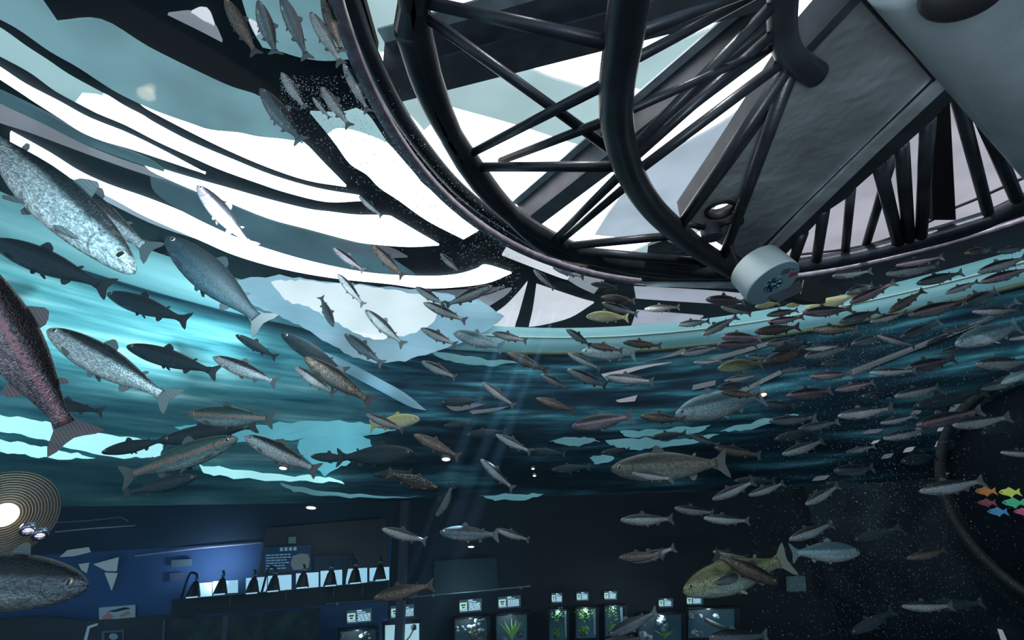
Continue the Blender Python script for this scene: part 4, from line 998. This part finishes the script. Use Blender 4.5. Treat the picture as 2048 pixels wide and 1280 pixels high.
for i, (x, y) in enumerate(SC):
    b = hall(x, y, .62); e = wall_frame(x, y)[1]; n = wall_frame(x, y)[2]; k = depth_of(b)/FPX
    sc_ = empty('viewing_scope', b); tag(sc_, 'black conical viewing scope with bent neck, %s from the left on the bench' % ordn[i], 'scope', 'scopes on the bench')
    bm = lathe([(0, 0), (13*k, 0), (13*k, 1.5*k), (7*k, 22*k), (5*k, 24*k), (5*k, 27*k), (0, 27*k)], 20)
    for v in bm.verts: v.co += b
    setp(obj('cone_body', bm, M_BLACK, None, True), sc_)
    nk = [b+Vector((0, 0, 26*k)), b+Vector((0, 0, 36*k))+e*1*k, b+Vector((0, 0, 42*k))-e*2*k] if i % 3 else [b+Vector((0, 0, 27*k)), b+Vector((0, 0, 38*k)), b+Vector((0, 0, 43*k))-e*6*k, b+Vector((0, 0, 40*k))-e*14*k, b-e*20*k]
    nk_ = tube('neck', smooth_path(nk, 5), 2.2*k, M_BLACK, sc_, 8)
    bm = lathe([(0, -1.6*k), (3.8*k, -1.6*k), (3.8*k, 1.6*k), (0, 1.6*k)], 14)
    for v in bm.verts: v.co += b+Vector((0, 0, 32*k))
    setp(obj('eyepiece', bm, mat('eyepiece metal', (.3, .36, .4), .3, .8) if i == 0 else bpy.data.materials['eyepiece metal'], None, True), nk_)
    slab('base_light', [b+e*-10*k+n*13.5*k, b+e*10*k+n*13.5*k, b+e*10*k+n*13.5*k+Vector((0, 0, 2.2*k)), b-e*10*k+n*13.5*k+Vector((0, 0, 2.2*k))], n*.004, M_LIT, sc_)
# green dark tanks under the bench
m = mat('murky tank', (.01, .025, .03), .5); t = NT(m); c = t.coord(); t.link(t.ramp(t.noise(c, 5, 4), [(.45, (.004, .010, .014)), (.7, (.03, .07, .06))]), t.b.inputs['Base Color'])
mt = board('murky_tank', [(335, 1238), (560, 1222), (640, 1216), (640, 1330), (335, 1330)], m, .45, .03); tag(mt, 'wide murky green tank front beneath the scope bench', 'tank')
board('post', [(446, 1232), (458, 1231), (450, 1310), (440, 1310)], mat('grey post', (.05, .09, .11), .5), .5, .02, mt)
board('post', [(327, 1240), (331, 1240), (326, 1310), (322, 1310)], mat('grey post', (.07, .12, .15), .5), .5, .02, mt)
# column, side panel, rail
m = mat('violet column', (.07, .07, .10), .6)
c0 = hall(806, 1060, .6); col = empty('column', Vector((c0.x, c0.y, 0)))
o = slab('pillar_1', [Vector((c0.x-.055, c0.y, 0)), Vector((c0.x+.055, c0.y+.02, 0)), Vector((c0.x+.055, c0.y+.2, 0)), Vector((c0.x-.055, c0.y+.2, 0))], Vector((0, 0, EZ+.5)), m); o['kind'] = 'structure'
bpy.data.objects.remove(col)
tag(board('side_panel', [(868, 1122), (992, 1114), (996, 1182), (868, 1190)], mat('green blue panel', (.008, .035, .045), .5), .05), 'plain dark blue green panel above the rail at centre', 'panel')
rl = empty('hand_rail', hall(800, 1198, .55)); tag(rl, 'thin pale hand rail running above the display tank signs', 'rail')
tube('bar', [hall(650, 1208, .55), hall(780, 1198, .55), hall(866, 1190, .55), hall(1060, 1172, .55)], .011, mat('rail metal', (.22, .32, .36), .4, .5), rl, 8)
for x, y in ((674, 1206), (866, 1189), (1040, 1174)): slab('bracket', [hall(x-2, y-3, .5), hall(x+2, y-3, .5), hall(x+2, y+3, .5), hall(x-2, y+3, .5)], wall_frame(x, y)[2]*.08, mat('bracket', (.2, .28, .3), .5), rl)
# display tanks, each with a sign above
def rock_bm(c, r, n=2):
    bm = bmesh.new(); bmesh.ops.create_icosphere(bm, subdivisions=n, radius=r)
    for v in bm.verts: v.co *= random.uniform(.72, 1.18)
    for v in bm.verts: v.co.z *= .75; v.co += c
    return bm
M_ROCK = mat('pale rock', (.32, .34, .36), .8); M_ROCKD = mat('dark rock', (.10, .10, .10), .9); M_LEAF = mat('water plant', (.22, .38, .08), .6); M_WOOD = mat('driftwood', (.16, .13, .11), .8)
M_WTANK = window_mat('tank backlight', (.30, .42, .48), .8, .4); M_WTANKD = window_mat('dim tank back', (.02, .05, .07), .8, .5); M_WTANKW = window_mat('bright tank back', (.62, .80, .86), .95, .3)
M_TFR = mat('tank frame', (.004, .006, .010), .5)
TK = [(678, 752, 1259, 1330, 'rock', M_WTANKD, 'pale pebbles, leftmost of the display tanks'), (766, 838, 1246, 1330, 'bright', M_WTANKW, 'brightly lit with bare back, second display tank from the left'),
      (908, 974, 1235, 1300, 'cobble', M_WTANKD, 'stacked white cobbles and wood, third display tank from the left'), (989, 1053, 1228, 1300, 'grass', M_WTANKD, 'a branching green plant, fourth display tank from the left'),
      (1098, 1134, 1218, 1280, 'moss', M_WTANKD, 'grey green moss, left of the three narrow display tanks'), (1150, 1192, 1214, 1276, 'moss', M_WTANKD, 'bright moss, middle of the three narrow display tanks'), (1207, 1246, 1211, 1272, 'moss', M_WTANKD, 'dark moss, right of the three narrow display tanks'),
      (1272, 1362, 1227, 1282, 'white', M_WTANKD, 'a tall white rock, left of the two wide display tanks'), (1369, 1468, 1216, 1276, 'log', M_WTANKD, 'white rocks and a log, right of the two wide ones')]
for i, (x0, x1, y0, y1, kd, back, lab) in enumerate(TK):
    sl = -.06 if x0 < 1090 else -.03
    q = quad(x0, y0, x1, y1, sl)
    cb = hall((x0+x1)/2, y1, .2); T = empty('display_tank', cb); tag(T, 'small display tank with '+lab, 'aquarium', 'display tanks in the gallery wall')
    board('back_panel', q, back, .06, .01, T)
    bm = bmesh.new()
    for pl in (quad(x0-2, y0-3, x1+2, y0, sl, x0), quad(x0-2, y0-3, x0, y1, sl, x0), quad(x1, y0-3, x1+2, y1, sl, x0), quad(x0-2, y1, x1+2, y1+3, sl, x0)):
        P = [hall(x, y, .06) for x, y in pl]; add_slab(bm, P, wall_frame(*pl[0])[2]*.20)
    setp(obj('frame', bm, M_TFR), T)
    k = depth_of(cb)/FPX; n = wall_frame(x0, y0)[2]
    lamp('display_fill', 'POINT', hall((x0+x1)/2, y0+4, .26), 3.5, (.85, .97, 1), shadow_soft_size=.03)  # point light added in each tank to brighten its contents
    def at(u, v, off=.2): return hall(x0+(x1-x0)*u, y0+(y1-y0)*v+(x1-x0)*u*sl, off)
    def rock(u, v, r, m=M_ROCK, nm='rock'): setp(obj(nm, rock_bm(at(u, v), r*k), m), T)
    def plant(u, v, h, n_, m=M_LEAF, spread=1.0):
        bm = bmesh.new(); b = at(u, v, .22)
        for j in range(n_):
            a = random.uniform(-1, 1)*spread; hh = h*k*random.uniform(.5, 1); e = wall_frame(x0, y0)[1]
            p1 = b+Vector((0, 0, hh*.5))+e*a*hh*.3; p2 = b+Vector((0, 0, hh))+e*a*hh*.8+n*random.uniform(-.03, .05)
            add_tube(bm, [b, p1, p2], [1.1*k, 1.2*k, .3*k], 5)
        setp(obj('plant', bm, m), T)
    def moss(u, v, r, m):
        bm = bmesh.new(); b = at(u, v, .2)
        for j in range(70):
            c_ = b+wall_frame(x0, y0)[1]*random.gauss(0, r*k*.5)+Vector((0, 0, random.gauss(0, r*k*.45)))+n*random.uniform(0, .06)
            rr = bmesh.ops.create_icosphere(bm, subdivisions=1, radius=1.6*k*random.uniform(.6, 1.3))['verts']
            for vv in rr: vv.co += c_
        setp(obj('moss', bm, m), T)
    if kd == 'rock':
        for j in range(14): rock(random.uniform(.05, .95), random.uniform(.08, .6), random.uniform(3, 6), random.choice((M_ROCK, M_ROCKD)))
    if kd == 'bright':
        rock(.85, .15, 7, M_ROCKD); setp(tube('branch', [at(.6, .5, .2), at(.75, .35, .2), at(.9, .1, .2)], 1.6*k, M_WOOD, None, 8), T)
    if kd == 'cobble':
        for j in range(22): rock(random.uniform(.05, .9), random.uniform(.05, .5), random.uniform(2.6, 4.4))
        moss(.6, .55, 14, mat('brown moss', (.14, .11, .06), .8)); setp(tube('log', [at(.3, .8, .2), at(1, .7, .2)], 4*k, M_WOOD, None, 10), T)
    if kd == 'grass':
        plant(.55, .75, 40, 26, M_LEAF, 1.1); rock(.3, .75, 9, M_ROCKD); rock(.8, .6, 8, M_ROCKD)
    if kd == 'moss':
        moss(.4, .22, 16 if i != 5 else 20, M_LEAF if i == 5 else mat('dull moss', (.12, .22, .08), .7)); rock(.4, .88, 6, M_ROCKD); moss(.45, .75, 8, M_LEAF)
        setp(slab('water_pipe', [at(.85, .02, .2), at(.95, .02, .2), at(.98, .9, .2), at(.9, .9, .2)], n*.03, mat('pale tube', (.3, .4, .45), .4)), T)
    if kd == 'white':
        for u, v, r in ((.58, .18, 9), (.52, .35, 8), (.64, .45, 8), (.6, .6, 6), (.15, .8, 10), (.3, .9, 7)): rock(u, v, r)
        plant(.65, .92, 16, 14, M_LEAF, 2.5)
    if kd == 'log':
        for u, v, r in ((.12, .28, 8), (.3, .3, 7), (.2, .85, 9), (.36, .85, 7), (.65, .3, 7)): rock(u, v, r)
        setp(tube('log', [at(.42, .42, .24), at(.75, .68, .24), at(.95, .8, .24)], 4.5*k, M_WOOD, None, 10), T)
SG = [(693, 742, 1221, 1246, 'leftmost of the wide signs'), (781, 828, 1212, 1236, 'second of the wide signs'), (918, 962, 1200, 1224, 'third of the wide signs'), (996, 1039, 1194, 1216, 'fourth of the wide signs'),
      (1103, 1124, 1186, 1204, 'left of the three narrow tank signs'), (1153, 1176, 1184, 1200, 'middle of the three narrow tank signs'), (1208, 1232, 1182, 1198, 'right of the three narrow tank signs'), (1317, 1343, 1197, 1213, 'left of the two rightmost signs'), (1373, 1402, 1192, 1208, 'right of the two rightmost signs')]
M_SGN = mat('lit sign plate', (.05, .07, .08), .6, emit=(.05, .08, .1), strength=.6); M_PIC = mat('sign picture', (.5, .55, .5), .6, emit=(.62, .75, .62), strength=.8); M_PICD = mat('sign picture figure', (.1, .14, .1), .7)
for i, (x0, x1, y0, y1, lab) in enumerate(SG):
    sl = -.09 if x0 < 1090 else -.03
    s_ = board('sign', quad(x0, y0, x1, y1, sl), M_SGN, .004, .096); tag(s_, 'small lit sign with square picture and text lines, '+lab, 'sign', 'signs above the display tanks')
    w_, h_ = x1-x0, y1-y0
    pic_ = bars('picture', [quad(x0+w_*.03, y0+h_*.25, x0+w_*.36, y0+h_*.85, sl, x0)], M_PIC, .102, s_)
    bars('picture_figure', [quad(x0+w_*.10, y0+h_*.40, x0+w_*.30, y0+h_*.52, sl, x0), quad(x0+w_*.14, y0+h_*.60, x0+w_*.26, y0+h_*.72, sl, x0)], M_PICD, .107, pic_)
    rc = [quad(x0+w_*.42, y0+h_*.06, x0+w_*.62, y0+h_*.14, sl, x0), quad(x0+w_*.42, y0+h_*.22, x0+w_*.78, y0+h_*.27, sl, x0), quad(x0+w_*.05, y0+h_*.90, x0+w_*.4, y0+h_*.95, sl, x0), quad(x0+w_*.46, y0+h_*.90, x0+w_*.98, y0+h_*.95, sl, x0)]
    for r_ in range(5):
        x = .44+.04*(r_ % 2)
        while x < .95: wd = random.uniform(.08, .2); rc.append(quad(x0+w_*x, y0+h_*(.36+r_*.105), x0+w_*min(.97, x+wd), y0+h_*(.42+r_*.105), sl, x0)); x += wd+.025
    bars('lettering', rc, M_TXT, .102, s_)
# small grey panel by the doorway
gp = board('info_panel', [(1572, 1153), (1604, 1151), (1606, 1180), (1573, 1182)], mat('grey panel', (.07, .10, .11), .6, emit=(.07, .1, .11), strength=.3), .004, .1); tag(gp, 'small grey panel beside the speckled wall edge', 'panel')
# warm lamp at the far left, dish ribs added for its glare rings
c0 = dp(8, 1030, 2.5); fw = (EYE-c0).normalized(); q = fw.to_track_quat('Z', 'Y').to_matrix(); k = 2.5/FPX
wl = empty('warm_glare_lamp', c0); tag(wl, 'glaring warm lamp, glare rings shaped as a ribbed dish, lower left edge', 'lamp')
prof = [(0, -.06)]
for j in range(16): prof += [((12+j*4.6)*k, -.055+j*.003), ((13.2+j*4.6)*k, -.040+j*.003), ((15+j*4.6)*k, -.055+j*.003)]
M_DISH = mat('ribbed dish', (.10, .085, .07), .22, .85); M_WARM = mat('warm bulb', (1, .9, .7), .5, emit=(1, .84, .6), strength=8)
put('glare_ring_dish', lathe(prof, 64), M_DISH, wl, q, c0)
put('bulb', lathe([(0, .035), (10*k, .030), (18*k, .015), (22*k, -.01), (0, -.01)], 24), M_WARM, wl, q, c0)
for j, (x, y) in enumerate(((58, 1052), (82, 1062))):
    cc = dp(x, y, 2.4); r = empty('spot_lamp', cc); tag(r, ('nearer the warm dish lamp, ' if j == 0 else 'farther from the warm dish lamp, ')+'small ringed spot lamp at lower left', 'lamp')
    put('rim', lathe([(8*k, 0), (12*k, 0), (13*k, .02), (12*k, .035), (8*k, .03), (8*k, 0)], 24), mat('lamp rim', (.35, .33, .42), .25, .9), r, q @ Matrix.Rotation(.9, 3, 'X'), cc)
    put('bulb', lathe([(0, .01), (7*k, .01), (7*k, 0), (0, 0)], 20), mat('white bulb', (1, 1, 1), .5, emit=(.95, .92, 1), strength=3), r, q @ Matrix.Rotation(.9, 3, 'X'), cc)
lamp('warm_dish_light', 'POINT', c0+fw*.06+RT*.02, .22, (1, .8, .55), shadow_soft_size=.03)
tag(tube('light_rail', [hall(100, 1046, 1.2), hall(180, 1041, 1.2), hall(242, 1034, 1.2), hall(256, 1042, 1.2)], .006, mat('thin rail', (.3, .34, .4), .4), None, 6), 'thin grey rail, upper of two right of the warm lamp', 'rail')
tag(tube('light_rail', [hall(110, 1064, 1.2), hall(190, 1056, 1.2), hall(270, 1051, 1.2)], .008, mat('pale rail', (.55, .52, .5), .4), None, 6), 'pale rail, lower of two right of the warm lamp', 'rail')
# downlights; discs on the outer wall are added for their reflections
DL = [(622, 1016, 9, 'in the gallery ceiling above the brown board', 5), (892, 919, 8, 'reflected under the freckled brown trout at centre', 6), (1526, 790, 7, 'reflected beside the tail of the large blue salmon', 6), (566, 937, 7, 'below the belly of the dark backed silver trout', 5), (1066, 938, 3, 'tiny, upper of two right of the slim slanting fish', 4), (1069, 952, 3, 'tiny, lower of two right of the slim slanting fish', 4), (942, 1094, 6, 'small, just under the middle fish of the row', 1.5)]
M_DL = mat('warm downlight', (1, .9, .7), .5, emit=(1, .82, .52), strength=3.5); M_DLR = mat('downlight ring', (.12, .11, .10), .5)
for x, y, r, lab, st in DL:
    dd = (hall(x, y, .6) if y > 1000 else outer(x, y, .09)); k = depth_of(dd)/FPX
    d = empty('downlight', dd); tag(d, 'warm downlight '+lab, 'light', 'warm downlights')
    qq = Matrix.Rotation(math.radians(8), 3, 'X')
    put('bulb', lathe([(0, 0), (r*k, 0), (r*k, .012), (0, .012)], 20), M_DL, d, qq @ Matrix.Rotation(math.radians(-25), 3, 'X'), dd)
    put('ring', lathe([(r*k, .002), (r*k*1.35, .002), (r*k*1.35, .02), (r*k, .02), (r*k, .002)], 20), M_DLR, d, qq @ Matrix.Rotation(math.radians(-25), 3, 'X'), dd)
# porthole with coloured fish ornaments at the right edge
pc = outer(2235, 990, .34); pw = (Vector((OC.x, OC.y, pc.z))-pc).normalized(); q = pw.to_track_quat('Z', 'Y').to_matrix(); k = depth_of(pc)/FPX
po = empty('porthole', pc); tag(po, 'big dark round porthole rim cut by the right edge', 'porthole')
R_ = (outer(1897, 1040, .34)-pc).length
put('rim', lathe([(R_*.93, .0), (R_*1.0, .0), (R_*1.0, .06), (R_*.93, .04), (R_*.93, 0)], 64), M_BLACK, po, q, pc)
put('backing', lathe([(0, .005), (R_*.9, .005), (R_*.9, 0), (0, 0)], 64), mat('porthole back', (.004, .008, .013), .7, spec=.1), po, q, pc)
M_ORN = {}
for nm, cl_, x, y, s_, lab in (('yellow', (.55, .62, .10), 2020, 985, 17, 'upper right'), ('green', (.05, .42, .22), 2028, 1006, 18, 'under the yellow one'), ('orange', (.40, .16, .03), 1972, 983, 17, 'leftmost'), ('blue', (.04, .20, .40), 1996, 1024, 16, 'lowest of the left ones'), ('pink', (.45, .08, .16), 2046, 1024, 14, 'at the picture edge'), ('crimson', (.16, .03, .05), 1974, 1006, 15, 'below the orange one')):
    pp = outer(x, y, .42); f = bpy.data.materials.new('ornament '+nm); f.use_nodes = True
    bb = f.node_tree.nodes['Principled BSDF']; bb.inputs['Base Color'].default_value = (*cl_, 1); bb.inputs['Emission Color'].default_value = (*cl_, 1); bb.inputs['Emission Strength'].default_value = .12
    k = depth_of(pp)/FPX*s_; ex = q @ Vector((1, 0, 0)); ex = (RT-pw*RT.dot(pw)).normalized(); ey = pw.cross(ex); ey = ey if ey.dot(UP) > 0 else -ey
    out = [(-1, 0), (-.7, .28), (-.2, .42), (0, .62), (.25, .42), (.5, .18), (.9, .5), (.8, 0), (.95, -.45), (.5, -.15), (.2, -.34), (0, -.6), (-.2, -.4), (-.7, -.25)]
    b_ = slab('fish_ornament', [pp+ex*a*k+ey*b2*k for a, b2 in out], -pw*.03, f, None, .004); tag(b_, nm+' glowing fish shaped ornament inside the porthole, '+lab, 'ornament', 'fish ornaments')
    bm = bmesh.new(); bmesh.ops.create_icosphere(bm, subdivisions=1, radius=.08*k)
    for v in bm.verts: v.co += pp-ex*.7*k+ey*.06*k+pw*.004
    setp(obj('eye', bm, M_BLACK), b_)
# glowing flecks added on the right wall for window reflections
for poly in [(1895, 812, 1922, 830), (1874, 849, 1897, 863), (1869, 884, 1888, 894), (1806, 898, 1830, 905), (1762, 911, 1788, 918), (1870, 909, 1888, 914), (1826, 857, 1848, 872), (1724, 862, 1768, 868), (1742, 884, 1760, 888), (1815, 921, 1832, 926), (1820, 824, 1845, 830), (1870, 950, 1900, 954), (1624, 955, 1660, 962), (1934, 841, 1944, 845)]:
    x0, y0, x1, y1 = poly; s_ = (x1-x0)*.28; glow_pane([(x0+s_, y0-2), (x1, y0-5), (x1-s_, y1-3), (x0, y1)], GLOW_FLECK if y0 not in (884, 849, 898, 841) else W_GREY)
glow_pane([(1995, 1258), (2005, 1260), (2014, 1280), (2002, 1280)], W_GREY)
# slanting glowing streaks added for reflections right of centre
for poly in [[(1203, 748), (1290, 730), (1345, 724), (1280, 738), (1215, 760)], [(1330, 712), (1372, 694), (1362, 708), (1290, 722)], [(1390, 700), (1420, 660), (1436, 660), (1402, 704)], [(1400, 722), (1540, 682), (1546, 688), (1404, 730)], [(1386, 770), (1432, 760), (1430, 770), (1385, 780)], [(886, 806), (972, 808), (914, 822)], [(940, 822), (1020, 812), (990, 822), (945, 828)], [(1232, 800), (1275, 790), (1270, 802), (1240, 804)], [(1700, 740), (1960, 640), (1962, 648), (1704, 750)], [(1440, 800), (1560, 740), (1566, 746), (1446, 806)]]: glow_pane(poly, W_GREY if poly[0][0] < 1250 and poly[0][0] > 1000 else GLOW_FLECK)
# ================================================================== LIGHTS of the place and added fill lights
def fill_spot(px, py, ex, ey, energy, color, size=50, blend=.8):  # spots without fixtures, added to brighten the tank wall
    a = EYE+ray(px, py)*cyl_t(px, py, TC, RIN)*1.05; t = outer(ex, ey)
    lamp('tank_fill', 'SPOT', Vector((a.x, a.y, EZ+ZWAT-.05)) if False else a, energy, color, t, spot_size=math.radians(size), spot_blend=blend, shadow_soft_size=.1)
fill_spot(420, 330, 680, 640, 130, (.80, .95, 1), 40)
a_ = EYE+ray(800, 560)*(cyl_t(800, 560, OC, ROUT)-1.0); lamp('tank_fill', 'SPOT', Vector((a_.x, a_.y, EZ+1.5)), 260, (.72, .97, 1), outer(220, 590), spot_size=math.radians(60), spot_blend=.9, shadow_soft_size=.1)
fill_spot(300, 200, 430, 680, 70, (.5, .9, 1), 60)
fill_spot(1000, 520, 1150, 850, 14, (.6, .85, 1), 70)
fill_spot(1240, 600, 1800, 640, 30, (.7, .9, 1), 90)
for x0, y0, x1, y1 in ((1090, 600, 905, 1050), (1120, 600, 960, 1000), (1030, 600, 830, 1150)):
    a = EYE+ray(x0, y0)*(cyl_t(x0, y0, TC, RIN)+.9); b = EYE+ray(x1, y1)*(cyl_t(x1, y1, TC, RIN)+.7); a = b+(a-b)*((EZ+ZWAT+.3-b.z)/(a.z-b.z))
    lamp('shaft_helper', 'SPOT', a, 9000, (.5, .78, 1), b, spot_size=math.radians(3.2), spot_blend=.9, shadow_soft_size=.01)  # unseen narrow spots added to make the light shafts
# unseen spots added over the viewer to light the fish
for loc, tgt, en, cl_ in (((.9, .6, EZ+2.9), (.5, 4.0, EZ+.4), 200, (1, .98, .95)), ((1.5, .8, EZ+2.9), (3.6, 3.4, EZ+.9), 240, (.95, .97, 1)), ((.2, .4, EZ+2.6), (-1.5, 2.6, EZ+.4), 70, (1, .98, .95))):
    lamp('viewer_fill', 'SPOT', loc, en, cl_, tgt, spot_size=math.radians(75), spot_blend=.7, shadow_soft_size=.12)
lamp('girder_fill', 'SPOT', (.3, .2, EZ+.2), 85, (.85, .95, 1), zp(1700, 200, 1.68), spot_size=math.radians(55), spot_blend=1, shadow_soft_size=.25)  # unseen spot added to brighten the girder
lamp('truss_fill', 'POINT', (.5, -.6, EZ+.5), 26, (.9, .95, 1), shadow_soft_size=.3)  # soft fill added behind the camera to lift the dark truss
lamp('blue_wall_glow', 'SPOT', hall(440, 1150, .6)+Vector((0, 0, -.1)), 60, (.85, .82, 1), hall(440, 1140, 0), spot_size=math.radians(120), spot_blend=1, shadow_soft_size=.1)
lamp('blue_wall_wash', 'POINT', hall(200, 1160, 1.2), 8, (.35, .6, 1), shadow_soft_size=.2)
lamp('board_wash', 'POINT', hall(640, 1110, 1.2), 6, (.9, .85, .9), shadow_soft_size=.2)
lamp('tank_row_light', 'POINT', hall(950, 1215, .9), 6, (.8, .95, 1), shadow_soft_size=.2)
lamp('tank_row_light', 'POINT', hall(1270, 1215, .9), 6, (.8, .95, 1), shadow_soft_size=.2)
